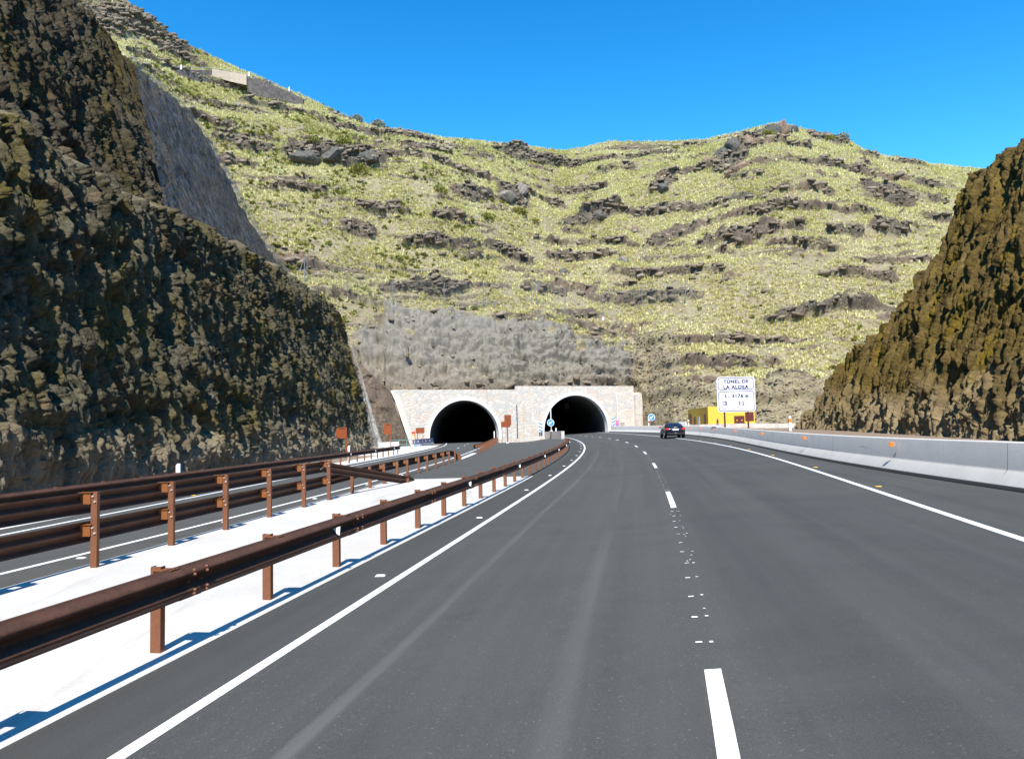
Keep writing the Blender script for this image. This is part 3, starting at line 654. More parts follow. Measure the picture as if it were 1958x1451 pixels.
def disp_left(s,h,H):
    wv=.35*perlin(s/1.3,h/1.7)
    big=fbm(s/10,h/6,o=3)*.38
    c=facet(s/.85+wv,h/2.6+.3*perlin(s+9,h),1.2,.5);c2=facet(s/.25+wv,h/1.7+.4*perlin(s/.6,h),1.4,.4);c3=facet(s/.10+.3*perlin(s/.3,h/.5),h/.6,1.2,.6)
    crev=ss(.18,.02,np.abs(perlin(s/.33+wv,h/4+7)))
    pil=ss(.13,.19,fbm(s/1.0+5+.3*wv,h/4.6,o=4))*ss(.2,1.2,h)   # deep recesses between pillars
    hol=ss(.16,.22,fbm(s/.5+31,h/1.3,o=3))
    low=ss(3.6,.4,h+1.6*fbm(s/3,h/2,o=2))
    ledg=ss(-.1,.25,fbm(s/7+3,h/1.6,o=3))
    d=big+.15*c+.27*c2+.28*c3-.42*crev*(1-.6*low)-1.05*pil*(1-.9*low)-.45*hol*(1-.6*low)+.2*ledg+.12*fbm(s/.12,h/.3,o=3)+.15*fbm(s/.5,h/3,o=2)+.4
    return d*(.45+.55*ss(0,1.5,h)),low
def disp_up(s,h,H):
    wv=.35*perlin(s/1.3,h/1.7);fl=1-.72*ss(86,95,s+.25*h)
    big=fbm(s/11,h/8,o=3)*.4
    c=facet(s/.7+wv,h/2.6);c2=facet(s/.26+wv,h/1.8);hol=ss(.15,.22,fbm(s/1.0+31,h/3.0,o=3));c3=facet(s/.13,h/.4)
    crev=ss(.18,.02,np.abs(perlin(s/.33+wv,h/4+7)))
    return big+fl*(.26*c+.32*c2+.25*c3-.65*hol-.4*crev+.12*fbm(s/.15,h/.4,o=3))+.3*fl+.1,ss(3,.5,h+2*fbm(s/4,h/3,o=2))*.5
def disp_right(s,h,H):
    wv=.3*perlin(s/1.1,h/2.3)
    big=fbm(s/11,h/8,o=2)*.22
    crev=ss(.24,.03,np.abs(perlin(s/.20+wv,h/5)));crev2=ss(.16,.02,np.abs(perlin(s/.42+wv+5,h/6)))
    c=facet(s/.28+wv,h/3.2,1.2,.2);c2=facet(s/.17+wv,h/2.4,1.4,.2);c3=facet(s/.36,h/.5);c4=facet(s/.08,h/.6,1.2,.5)
    hol=ss(.2,.27,fbm(s/.6+31,h/2.0,o=3));low=ss(4.0,.4,h+2.0*fbm(s/3,h/2,o=2))
    d=big+.13*c*(1-.4*low)+.25*c2+.32*c3*(.05+low)+.20*c4-.6*crev*(1-.5*low)-.36*crev2*(1-.4*low)-.16*hol+.12*fbm(s/.14,h/.4,o=3)+.3
    return d*(.4+.6*ss(0,1.5,h)),low
# lower left tier, with its end turning away behind the corner
crL=np.array([[0,13.8],[26.2,13.9],[29.3,13.9],[31,13.7],[33,13.4],[34.8,13.4],[37.7,13.9],[40.9,14.2],[45.5,14.7],[52,15],[61,15.4],[71,15.5],[79.8,15.3],[82,15.2]])
bL=lambda y:np.interp(y,[0,81,120],[-15.0,-15.6,-15.9])
ys=np.concatenate([np.linspace(-60,2,60)[:-1],np.linspace(2,16,80)[:-1],np.linspace(16,40,540)[:-1],np.linspace(40,82,520)])
X,Y,Z,low=cliff('cliff',bL,-.22,lambda y:np.interp(y,crL[:,0],crL[:,1])+.3*fbm(y/2.2,y*0,o=3),lambda y:0*y-.3,ys,380,M['cliffL'],disp_left,(2.8,1.15),0)
# the corner leans: shear the end so that its foot stands at y=78 and its crest at y=81.5
ed=np.interp(Z,[0,.6,4,8.3,12.3,15.3,16.5],[82.8,83.1,84,84.4,83.2,80.2,79.0])-82
wrap=ss(79.8,82,Y);Y=Y+ss(68,82,Y)*ed;X=X-wrap*1.6
struct(grid_mesh('cliff',X,Y,Z,M['cliffL'],attrs={'low':low},flip=True))
# end face of the lower tier, turned to the tunnel
e=np.linspace(0,1,14)[:,None];Xe=X[:,-1][None]-e*22;Ye=Y[:,-1][None]+.6*fbm(Xe/3,Z[:,-1][None]/3,o=3)*np.minimum(1,e*4)+1.5*e;Ze=Z[:,-1][None]+0*e
struct(grid_mesh('cliff',Xe,Ye,Ze,M['cliffL'],attrs={'low':0*Xe}))
# upper left tier
crU=np.array([[0,10.5],[37.9,12.8],[44.8,14.1],[49.3,14.6],[52.4,13.9],[56.6,14.1],[60.5,14.3],[63,13.6],[65.2,12.4],[66.4,11.1],[68.1,8.9],[69.8,6.7],[72.1,4.7],[75.4,3.3],[81,1.0]])
bU=lambda y:np.interp(y,[0,120],[-21.5,-22.3])
ys=np.concatenate([np.linspace(-60,4,50)[:-1],np.linspace(4,26,90)[:-1],np.linspace(26,80,620)])
X,Y,Z,low=cliff('cliff',bU,-.38,lambda y:np.interp(y,crU[:,0],crU[:,1])+.25*fbm(y/1.8,y*0,o=2),lambda y:15.2+0*y,ys,300,M['cliffU'],disp_up,(9,3.5),40)
struct(grid_mesh('cliff',X,Y,Z,M['cliffU'],attrs={'low':low},flip=True))
# bench and slope body behind the crests
def patch(name,rows,m,n=30,amp=.3):
    R=[np.array(r_) for r_ in rows];out=[]
    u=np.linspace(0,1,n)
    for i in range(len(R)-1):
        for q in np.linspace(0,1,8)[(0 if i==0 else 1):]:
            a=R[i]*(1-q)+R[i+1]*q;s=np.linspace(0,1,len(a));out.append(np.stack([np.interp(u,s,a[:,j]) for j in range(3)],1))
    P=np.array(out);P[:,:,2]+=amp*fbm(P[:,:,0]/3,P[:,:,1]/3,o=3)
    return struct(grid_mesh(name,P[:,:,0],P[:,:,1],P[:,:,2],m,attrs={'low':P[:,:,0]*0+.5,'rock':P[:,:,0]*0+.55,'dark':P[:,:,0]*0,'cut':P[:,:,0]*0},flip=True))
patch('terrain',[[(-20,2,14.6),(-20.2,30,14.2),(-20.3,60,15.8),(-20.5,80,15.6),(-20.5,82,15.3)],[(-30,2,15.6),(-30,30,15.6),(-30,60,16),(-30,80,15.5),(-30,86,12)],[(-60,2,16),(-60,30,16),(-60,60,16),(-60,86,14),(-60,95,10)]],M['dirt'])
patch('terrain',[[(-36,2,29),(-36.5,38,31.5),(-37,50,33),(-37,62,32.5),(-34,72,22)],[(-48,2,32),(-48,38,34),(-48,60,33),(-46,76,26),(-42,90,18)],[(-100,2,50),(-100,40,48),(-100,70,45),(-90,100,38),(-70,108,30)]],M['hill'],40,1.2)
# right cliff
crR=np.array([[0,15],[24.2,14.9],[29.7,15.2],[34.9,14.3],[37.4,14.1],[39.1,14],[39.5,13.3],[40,12.3],[40.5,11.3],[41.4,10],[42.6,8.9],[43.8,7.7],[46.3,6.1],[48.8,5.5],[51.2,4.5],[52,3.1],[52.9,1.9],[54.5,1.2],[56.2,.4],[58,.1]])
ys=np.concatenate([np.linspace(-60,3,60)[:-1],np.linspace(3,18,60)[:-1],np.linspace(18,57.5,860)])
X,Y,Z,low=cliff('cliff',xbr,.38,lambda y:np.interp(y,crR[:,0],crR[:,1])+.12*fbm(y/2,y*0,o=2),lambda y:np.interp(y,[0,24,51],[.4,.4,1.0]),ys,380,M['cliffR'],disp_right,(6,1.0),80)
struct(grid_mesh('cliff',X,Y,Z,M['cliffR'],attrs={'low':low}))
patch('terrain',[[(60,2,22),(60,30,20),(55,50,14),(50,65,8)],[(28,2,18),(30,30,16.6),(28,42,10),(22,53,1.6)]],M['hill'],30,.6)
ang=np.linspace(math.radians(128),math.radians(412),90)[None];hh=np.linspace(0,1,14)[:,None]  # unseen hill ring added behind the camera to block bright low sky
Rr=210+130*hh+12*fbm(ang*7+0*hh,hh*3+0*ang,o=3);Xv=Rr*np.cos(ang);Yv=Rr*np.sin(ang);Zv=-1.3+hh*(105+40*perlin(ang*4+0*hh,0*ang+0*hh+.5))
struct(grid_mesh('sky_block_hills',Xv,Yv,Zv,M['hill'],attrs={k_:0*Xv+v_ for k_,v_ in (('rock',.5),('dark',.3),('cut',0))},flip=True))
# ------------------------------------------------------------ hill mesh
OUTCROPS=[(-36.0,58.7,11.2,2.9,-0.02,2.2),(61.3,71.5,9.5,2.7,0.42,1.8),(85.8,78.2,6.2,2.4,-0.25,1.5),(22.1,51.4,5.0,2.1,0.2,1.8),(16.2,49.1,5.4,1.5,0.1,1.2),(1.9,55.8,4.8,3.6,0,1.8),(-7.6,52.6,5.5,2.5,0,1.2),(-12.3,37.3,8.8,1.3,0.02,1.5),(-0.7,37.2,6.2,1.3,-0.25,1.3),(43.4,37.8,8.4,1.9,0.08,1.6),(63.9,37.4,4.9,1.2,0,1.3),(74.0,38.5,5.0,1.6,0,1.3),(51.3,20.4,10.5,1.4,0.15,1.8),(-14.3,26.8,8.6,2.0,0,1.2),(4.2,74.2,13.0,2.2,-0.05,1.3),(84.8,52.5,8.1,3.2,-0.1,1.2),(-76.8,91.7,6.7,1.7,-0.2,1.5),(-72.7,87.1,7.8,1.4,-0.2,1.3),(-80.9,88.3,4.2,4.0,-0.2,1.5),(39.3,6.8,3.8,1.1,0.1,1.0),(36.7,57.8,4.1,2.1,0.3,1.4),(-24.0,44.9,6.0,1.2,-0.05,1.2),(34.8,42.3,5.4,1.6,0.3,1.3),(-27.5,39.5,3.8,1.9,-0.2,1.0),(52.7,62.3,4.8,1.8,0.4,1.2),(-52.8,60.7,6.2,1.3,-0.1,1.1)]
OUT+=OUTCROPS
X,Y,Z,rock,dark,cut,A,T,bare=hill_grid(1000,430)
struct(grid_mesh('hillside',X,Y,Z,M['hill'],attrs={'rock':rock,'dark':dark,'cut':cut},flip=False))
#AFTER_HILL
# tufts of dry grass and low shrubs: uncountable ground cover
def scatter(name,n,wgt,smin,smax,blades,m,tintf,seed,flatness=1.,wmin=.07,wmax=.16):
    rg=np.random.default_rng(seed);w_=wgt.ravel().copy();w_/=w_.sum()
    idx=rg.choice(w_.size,n,p=w_);r_,c_=np.unravel_index(idx,X.shape)
    r2=np.minimum(r_+1,X.shape[0]-1);c2=np.minimum(c_+1,X.shape[1]-1);a=rg.random(n);b=rg.random(n)
    g=lambda Q:(Q[r_,c_]*(1-a)+Q[r2,c_]*a)*(1-b)+(Q[r_,c2]*(1-a)+Q[r2,c2]*a)*b
    P=np.stack([g(X),g(Y),g(Z)],1);s=rg.uniform(smin,smax,n)*rg.uniform(.7,1.15,n)
    tint=np.clip(tintf(P,rg),0,1)
    th=rg.random((n,blades))*2*np.pi;ph=rg.uniform(.15,1.25,(n,blades));wd=rg.uniform(wmin,wmax,(n,blades))
    L=s[:,None]*rg.uniform(.7,1.15,(n,blades))
    dx=np.cos(th)*np.sin(ph);dy=np.sin(th)*np.sin(ph);dz=np.cos(ph)*flatness
    tip=P[:,None]+np.stack([dx,dy,dz],-1)*L[...,None]
    px=-np.sin(th);py=np.cos(th)
    off=np.stack([px,py,px*0],-1)*(wd*s[:,None])[...,None]
    root=np.broadcast_to(P[:,None]-np.array([0,0,.06]),tip.shape);mid=root+(tip-root)*.45
    V=np.stack([root,mid+off,tip,mid-off],2).reshape(-1,3)
    F=np.arange(n*blades*4).reshape(-1,4)
    tv=np.repeat((tint[:,None]+rg.normal(0,.09,(n,blades))).ravel(),4)
    tv=tv.reshape(-1,4)+np.array([-.12,0,.1,0]);tv=np.clip(tv,0,1)
    o=np_mesh(name,V,F,m,None,{'tint':tv.ravel()});o['kind']='stuff';return o
vis=(T<1.0)*(A>-.63)*(A<.66)
area=np.clip(Y/150,.6,1.5)**2
wg=vis*area*(1.02-ss(.3,.7,rock))*(1-.93*cut)*(.30+ss(-.35,.15,fbm(X/7,Z/7,o=3)))
wg=wg*(1-.96*bare)
scatter('grass',66000,wg,.4,.78,11,M['tuft'],lambda P,rg:.55+.5*fbm(P[:,0]/12,P[:,2]/12,o=3)+rg.normal(0,.11,len(P)),3)
wg2=vis*area*(1.05-ss(.4,.9,rock))*(1-.97*cut)*(.05+ss(.08,-.22,A)*.95)*ss(-.15,.3,fbm(X/10+50,Z/6,o=3))
wg2=wg2*(1-.9*bare)
scatter('shrubbery',2600,wg2,.5,1.0,16,M['leaf'],lambda P,rg:.45+rg.normal(0,.2,len(P)),5,.8,.16,.32)
wg3=vis*area*(.015+ss(.45,.95,rock)**2)*(1-.99*cut)*(1-.8*bare)
def rocks(name,n,seed,smin,smax):
    rg=np.random.default_rng(seed);w_=wg3.ravel()/wg3.sum();idx=rg.choice(w_.size,n,p=w_);r_,c_=np.unravel_index(idx,X.shape)
    P=np.stack([X[r_,c_],Y[r_,c_]-.05,Z[r_,c_]],1);sz=smin+(smax-smin)*rg.random(n)**3
    bv=np.array([(x,y,z) for z in(-.5,.5) for y in(-.5,.5) for x in(-.5,.5)],float);bf=np.array([(0,2,3,1),(4,5,7,6),(0,1,5,4),(2,6,7,3),(0,4,6,2),(1,3,7,5)])
    V=bv[None]+rg.uniform(-.2,.2,(n,8,3));V=V*np.stack([rg.uniform(.9,2.4,n),rg.uniform(.7,1.2,n),rg.uniform(.4,.9,n)],1)[:,None]*sz[:,None,None]
    a=rg.uniform(-.5,.5,n);ca,sa=np.cos(a)[:,None],np.sin(a)[:,None];V=np.stack([V[:,:,0]*ca-V[:,:,1]*sa,V[:,:,0]*sa+V[:,:,1]*ca,V[:,:,2]+V[:,:,0]*rg.normal(0,.15,n)[:,None]],-1)+P[:,None]
    F=(bf[None]+np.arange(n)[:,None,None]*8).reshape(-1,4);dk=np.repeat(np.clip(rg.normal(.4,.25,n)-.25*dark[r_,c_],0,1),8)
    o=np_mesh(name,V.reshape(-1,3),F,M['rubblerock'],None,{'tint':dk});o['kind']='stuff'
rocks('rubble',9000,9,.16,.9)
wg3=vis*area*(bare+.05*cut)
rocks('rubble',5000,19,.06,.30)
u_=np.linspace(0,1,90);t_=np.linspace(0,1,70)
Tq,Uq=np.meshgrid(t_,u_,indexing='ij')
xr_=np.interp(Tq,[0,.25,.5,.8,1],[-14.2,-15.2,-16.0,-16.9,-17.5]);yr_=np.interp(Tq,[0,1],[103.6,106.4]);zr_=np.interp(Tq,[0,.25,.5,.8,1],[-.4,1.9,4.0,6.4,7.9])
xl_=np.interp(Tq,[0,1],[-24,-27]);yl_=np.interp(Tq,[0,1],[96,108]);zl_=np.interp(Tq,[0,1],[-.4,19])
Xk=xl_+(xr_-xl_)*Uq;Yk_=yl_+(yr_-yl_)*Uq-2.5*np.sin(np.pi*Uq);Zk_=zl_+(zr_-zl_)*Uq**.8
nz_=1.1*fbm(Xk/3,Zk_/2.5,o=4)+.6*(worley(Xk/1.1,Zk_/1.5)[2]-.5)
struct(grid_mesh('terrain',Xk,Yk_-nz_*ss(0,.12,1-Uq),Zk_,M['hill'],attrs={'rock':.9+0*Xk,'dark':ss(0,.3,fbm(Xk/4,Zk_/4,o=2)),'cut':0*Xk}))
#OBJECTS
def on_hill(x,z):
    d=(X-x)**2+(Z-z)**2+(T>1)*1e6;i=np.unravel_index(d.argmin(),d.shape);return Vector((X[i],Y[i],Z[i]))
# ------------------------------------------------------------ tunnel portals
def portal(name,label,P0,d,s0,s1,zb,zt,sc_,R,zc,shear,zf):
    rz=math.atan2(d[1],d[0]);t=thing(name,label,'tunnel portal',(P0[0],P0[1],0),rz)
    n=48;Ro=R+.45
    def arch(r,m=n):
        pts=[(sc_-r,zb),(sc_-r,zb+(zc-zb)*.5)]+[(sc_-r*math.cos(math.pi*i/m),zc+r*math.sin(math.pi*i/m)) for i in range(m+1)]+[(sc_+r,zb+(zc-zb)*.5),(sc_+r,zb)]
        return pts
    A_=arch(Ro)
    def outer(p):
        x,z=p
        if z<=zc+.02:return (s0 if x<sc_ else s1,z)
        dx,dz=x-sc_,z-zc;k=1e9
        if dx>1e-6:k=min(k,(s1-sc_)/dx)
        if dx<-1e-6:k=min(k,(s0-sc_)/dx)
        if dz>1e-6:k=min(k,(zt-zc)/dz)
        return (sc_+dx*k,zc+dz*k)
    O_=[outer(p) for p in A_]
    # exact corners
    for cx in (s0,s1):
        i=min(range(len(O_)),key=lambda q:(O_[q][0]-cx)**2+(O_[q][1]-zt)**2);O_[i]=(cx,zt)
    bm=bmesh.new()
    a=[bm.verts.new((x,0,z)) for x,z in A_];o=[bm.verts.new((x,0,z)) for x,z in O_];ob=[bm.verts.new((x,1.5,z)) for x,z in O_]
    for i in range(len(a)-1):
        bm.faces.new((a[i],a[i+1],o[i+1],o[i]));bm.faces.new((o[i],o[i+1],ob[i+1],ob[i]))
    bm_obj('masonry_wall',bm,M['stone'],t)
    bm=bmesh.new();L=[]
    for r,y in ((Ro+.004,-.01),(Ro,-.14),(R,-.14),(R,.9)):L.append([bm.verts.new((x,y,z)) for x,z in arch(r)])
    for q in range(3):
        for i in range(len(L[0])-1):bm.faces.new((L[q][i],L[q][i+1],L[q+1][i+1],L[q+1][i]))
    bm_obj('arch_ring',bm,M['white_conc'],t)
    bm=bmesh.new();L=[]
    for y in (.9,4,10,20,35,60):L.append([bm.verts.new((x+shear*(y-.9),y,z)) for x,z in arch(R+.003)])
    for q in range(len(L)-1):
        for i in range(len(L[0])-1):bm.faces.new((L[q][i],L[q][i+1],L[q+1][i+1],L[q+1][i]))
    bm.faces.new(L[-1]);bm_obj('tunnel_lining',bm,M['lining'],t,True)
    np_mesh('tunnel_floor',[(sc_-R,.3,zf),(sc_+R,.3,zf),(sc_+R+shear*60,60,zf),(sc_-R+shear*60,60,zf)],[(0,1,2,3)],M['asphalt_plain'],t)
    return t
portal('tunnel_portal','left tunnel portal of pale stone masonry with lower wall top and white arch ring',LP0,LPd,.3,19.1,-.3,7.9,10.72,5.42,.9,.43,-.06)
portal('tunnel_portal','right tunnel portal of pale stone masonry with higher stepped wall top and white arch ring',RP0,RPd,-.05,21.2,-.3,8.56,10.4,5.72,1.36,.298,.28)
def LF(s,y,z):return (LP0[0]+LPd[0]*s-LPd[1]*y,LP0[1]+LPd[1]*s+LPd[0]*y,z)
def RF(s,y,z):return (RP0[0]+RPd[0]*s-RPd[1]*y,RP0[1]+RPd[1]*s+RPd[0]*y,z)
rzL=math.atan2(LPd[1],LPd[0]);rzR=math.atan2(RPd[1],RPd[0])
# pier and wing walls
pr_=prism('stone_pier',M['stone3'],None,[(0,.3),(1.3,.3),(1.25,3.5),(1.32,6),(1.2,7.3),(.75,7.5),(.3,7.3),(0,7.1)],-.5,1.2)
pr_.location=RF(21.22,0,0);pr_.rotation_euler=(0,0,rzR);tag(pr_,'tall rough stone pier closing the right end of the right tunnel portal','pier')
pr_=prism('stone_buttress',M['stone3'],None,[(0,.4),(2.6,.4),(2.6,.9),(2.1,1.3),(.9,2.5),(.3,2.7),(0,2.6)],-1.3,-.05)
pr_.location=RF(18.4,0,0);pr_.rotation_euler=(0,0,rzR);tag(pr_,'low sloping stone buttress at the foot of the wall right of the right tunnel','buttress')
bm=bmesh.new();top=[(-17.4,106.3,7.8),(-16.7,105.7,6.4),(-15.8,105.0,3.9),(-15.1,104.6,1.9),(-14.3,104.2,-.3)]
for i in range(len(top)-1):
    a,b=Vector(top[i]),Vector(top[i+1]);w_=Vector((.75,.3,.12));k_=Vector((0,1.2,0));q=[a,b,b+w_,a+w_]
    f=[bm.verts.new(v) for v in q];g=[bm.verts.new(v+k_-Vector((0,0,1.0))) for v in q]
    bm.faces.new(f)
    for j in range(4):bm.faces.new((f[j],f[(j+1)%4],g[(j+1)%4],g[j]))
bmesh.ops.remove_doubles(bm,verts=bm.verts,dist=.001)
tag(bm_obj('wing_wall',bm,M['stone3']),'pale stone coping sloping down in front of the left end of the left portal','wall')
def path_wall(name,pts,h,th,m,label,cat,zb=None):
    bm=bmesh.new();P=[Vector((x,y,0)) for x,y in pts];n=len(P);r=[]
    for i in range(n):
        d=(P[min(i+1,n-1)]-P[max(i-1,0)]).normalized();nn=Vector((d.y,-d.x,0))*th/2;z=(gz(P[i].x,P[i].y) if zb is None else zb[i])-.1
        r.append([bm.verts.new((P[i]-nn)+Vector((0,0,z))),bm.verts.new((P[i]-nn)+Vector((0,0,z+h+.1))),bm.verts.new((P[i]+nn)+Vector((0,0,z+h+.1))),bm.verts.new((P[i]+nn)+Vector((0,0,z)))])
    for i in range(n-1):
        for k in range(3):bm.faces.new((r[i][k],r[i+1][k],r[i+1][k+1],r[i][k+1]))
    bm.faces.new(r[0]);bm.faces.new(r[-1][::-1])
    return tag(bm_obj(name,bm,m),label,cat)
path_wall('low_stone_wall',[(-2.1,107.2),(1,108.3),(3.2,108.8),(4.6,108.6)],.5,.5,M['rubble'],'low pale stone wall closing the asphalt gore between the two tunnels','wall')
path_wall('parapet_wall',[(4.7,108.5),(5.3,106),(6.0,101),(6.4,96.5)],1.0,.4,M['rubble'],'curved grey stone parapet on the left of the right tunnel entrance','wall')
path_wall('rubble_wall',[(18.6,86),(20.6,82),(24,80.2),(29.5,78.4),(33,77)],.62,.5,M['rubble'],'long low rubble wall in front of the ochre building','wall',[1.32,1.32,1.32,1.2,1.1])
path_wall('low_wall',[(-15.0,83.2),(-13.1,85)],.78,.3,M['white_conc'],'short white concrete wall beside the hanging net at the cliff corner','wall')
loft('apron_pavement',lambda y:-14.0+0*y,lambda y:xLE(y)-.01,62,96,flat,M['white_conc'],30,5,.004)
# striped chevron panels and lamp posts at the right portal
def chevron(name,label,s,z0,z1,flip):
    t=thing(name,label,'chevron panel',RF(s,-.75,0),rzR);w_=.62;h=z1-z0
    bxo('panel',M['white'],t,(0,0,(z0+z1)/2),(w_,.04,h),.01);bxo('post',M['galv'],t,(0,.06,z0/2+.2),(.07,.05,z0+.3))
    for i in range(3):
        zc=z0+h*(i+.5)/3;k=.22 if not flip else -.22
        prism('stripe',M['blue'],t,[(-w_/2+.02,zc+k*.55-.13),(w_/2-.02,zc-k*.9-.13),(w_/2-.02,zc-k*.9+.1),(-w_/2+.02,zc+k*.55+.1)],-.028,-.021)
chevron('chevron_panel','blue and white striped chevron panel left of the right tunnel mouth',3.75,1.35,2.95,False)
chevron('chevron_panel','blue and white striped chevron panel right of the right tunnel mouth',16.8,1.9,3.45,True)
def pole(label,s,y,z0,z1):
    t=thing('white_pole',label,'pole',RF(s,y,0),rzR)
    cyo('shaft',M['white'],t,(0,0,z0+.9),(0,0,z1),.085,.06);bxo('base_box',M['galv'],t,(0,0,z0+.4),(.5,.4,1.0),.03);cyo('collar',M['white'],t,(0,0,z0+.88),(0,0,z0+1.15),.28,.16)
    cyo('cap',M['white'],t,(0,0,z1-.01),(0,0,z1+.12),.09,.05)
pole('slim white pole standing in front of the left edge of the right tunnel mouth',4.9,-2.2,.45,6.7)
pole('slim white pole in front of the wall right of the right tunnel mouth',17.4,-1.0,1.2,7.5)
def epost(label,loc,mats,rz=0):
    t=thing('emergency_post',label,'emergency post',loc,rz)
    bxo('body',mats[0],t,(0,0,.85),(.42,.34,1.7),.04);bxo('head',mats[1],t,(0,0,1.86),(.42,.34,.3),.04);bxo('panel',mats[2],t,(0,-.178,1.25),(.22,.02,.5))
    bxo('plinth',M['white_conc'],t,(0,0,.04),(.6,.5,.1))
epost('bright orange emergency post with red head at the left tunnel portal',(-12.75,95.4,-.1),(M['orange'],M['red'],M['white']))
epost('faded pink emergency post beside the right chevron panel',RF(17.05,-1.5,.95),(M['pink'],M['pink'],M['blue']),rzR)
for k,(s,lab) in enumerate(((8.9,'left of two grey lane signal boxes hanging inside the right tunnel'),(12.0,'right of two grey lane signal boxes hanging inside the right tunnel'))):
    t=thing('lane_signal',lab,'lane signal',RF(s,6.5,5.35),rzR,'lane signals in the right tunnel')
    bxo('housing',M['black'],t,(0,0,.2),(.85,.25,.85),.04);bxo('screen',M['gap'],t,(0,-.128,.2),(.6,.01,.6));cyo('hanger',M['black'],t,(0,0,.6),(0,0,1.35 if k==0 else 1.25),.04)
# round blue arrow signs
def blue_sign(label,x,y,zc,zb,m):
    t=thing('round_sign',label,'road sign',(x,y,0),0)
    cyo('rim',M['white'],t,(0,.0,zc),(0,.03,zc),.49,None,32);cyo('disc',M['blue'],t,(0,-.012,zc),(0,.0,zc),.42,None,32)
    ca,sa=math.cos(math.radians(215)),math.sin(math.radians(215))
    pts=[(-.30,-.07),(.06,-.07),(.06,-.2),(.34,0),(.06,.2),(.06,.07),(-.30,.07)]
    prism('arrow',M['white'],t,[(a*ca-b*sa,zc+a*sa+b*ca) for a,b in pts],-.02,-.0125)
    cyo('post',m,t,(0,.05,zb),(0,.05,zc+.3),.05)
blue_sign('round blue arrow sign on a brown post left of the right tunnel mouth',5.22,103.5,2.67,.25,M['post'])
blue_sign('round blue arrow sign behind the barrier below the brown slope right of the portal',19.3,104,3.08,1.0,M['darkbrown'])
# backs of brown signs
t=thing('sign_back','rust brown D shaped sign back on a post at the foot of the left cliff','road sign',(-12.72,57,0))
r=.43;prism('plate',M['signback'],t,[(.02,1.5),(.02,2.37)]+[(-.42-r*math.sin(math.pi*i/14),1.935+r*math.cos(math.pi*i/14)) for i in range(15)],-.02,.02)
bxo('slot',M['black'],t,(-.32,-.024,2.26),(.42,.006,.07));bxo('post',M['signback'],t,(-.03,.05,1.0),(.09,.06,2.6))
t=thing('sign_back','rust brown upright rectangular sign back on a post beyond the cliff corner','road sign',(-12.25,75,0))
bxo('plate',M['signback'],t,(-.36,0,2.22),(.72,.04,1.05),.008);bxo('slot',M['black'],t,(-.28,-.024,2.65),(.42,.006,.07));bxo('post',M['signback'],t,(-.06,.05,1.25),(.09,.06,2.6))
t=thing('sign_back','rust brown wide sign back above the orange post by the left tunnel mouth','road sign',(-12.0,96.3,0))
bxo('plate',M['signback'],t,(0,0,1.98),(1.1,.05,.68),.008);bxo('top_trim',M['darkbrown'],t,(0,-.01,2.335),(1.14,.08,.05));bxo('post',M['post'],t,(-.35,.05,.9),(.07,.05,1.8));bxo('post',M['post'],t,(.35,.05,.9),(.07,.05,1.8))
t=thing('sign_back','stepped pair of rust brown sign backs on two posts between the tunnels','road sign',(-.8,103,0))
bxo('plate',M['signback'],t,(.08,0,3.17),(.93,.04,1.42),.008);bxo('plate',M['signback'],t,(-.22,-.03,2.58),(1.25,.03,.78),.008)
bxo('post',M['post'],t,(0,.06,1.6),(.16,.1,3.4));bxo('post',M['post'],t,(-.75,.03,1.3),(.08,.06,2.7));bxo('foot',M['white_conc'],t,(0,.06,.06),(.4,.4,.14))
# delineators
def delineator(label,x,y,z,h=.95,band=M['orange'],group=None):
    t=thing('delineator_post',label,'delineator',(x,y,z),0,group)
    prism('body',M['white'],t,[(-.07,-.1),(.07,-.1),(.07,h*.98),(.0,h),(-.07,h*.93)],-.05,.05)
    if band:bxo('reflector',band,t,(0,-.053,h*.68),(.145,.012,h*.2));bxo('band',M['black' if band!=M['orange'] else 'orange'],t,(0,0,h*.68),(.143,.104,h*.24))
zr=lambda x,y:float(z_right(np.array(x),np.array(y)))
delineator('white delineator post with orange band at the toe of the brown right cliff',17.05,46,zr(17.05,46),.92)
delineator('white delineator post with orange band behind the barrier left of the tunnel name sign',17.25,63,zr(17.25,63)-.1,.85)
delineator('white delineator post with orange band just right of the cars behind the barrier',18.55,79,zr(18.55,79)-.1,.8)
delineator('white delineator post at the foot of the round blue sign by the slope',18.7,103,zr(18.7,103),1.0,M['red'])
delineator('white delineator post behind the guardrail low on the left cliff',-12.55,28,0,.93,None)
delineator('white delineator post next to the D shaped sign back',-11.45,52,-.1,1.15,None)
delineator('white delineator post at the end of the guardrail near the cliff corner',-10.75,66.5,0,1.0,M['galv'])
delineator('white delineator post at the right edge of the left tunnel mouth',-2.75,108,.2,1.5,None)
delineator('white delineator post on the curved parapet by the right tunnel',5.9,103,.95,1.0,None)
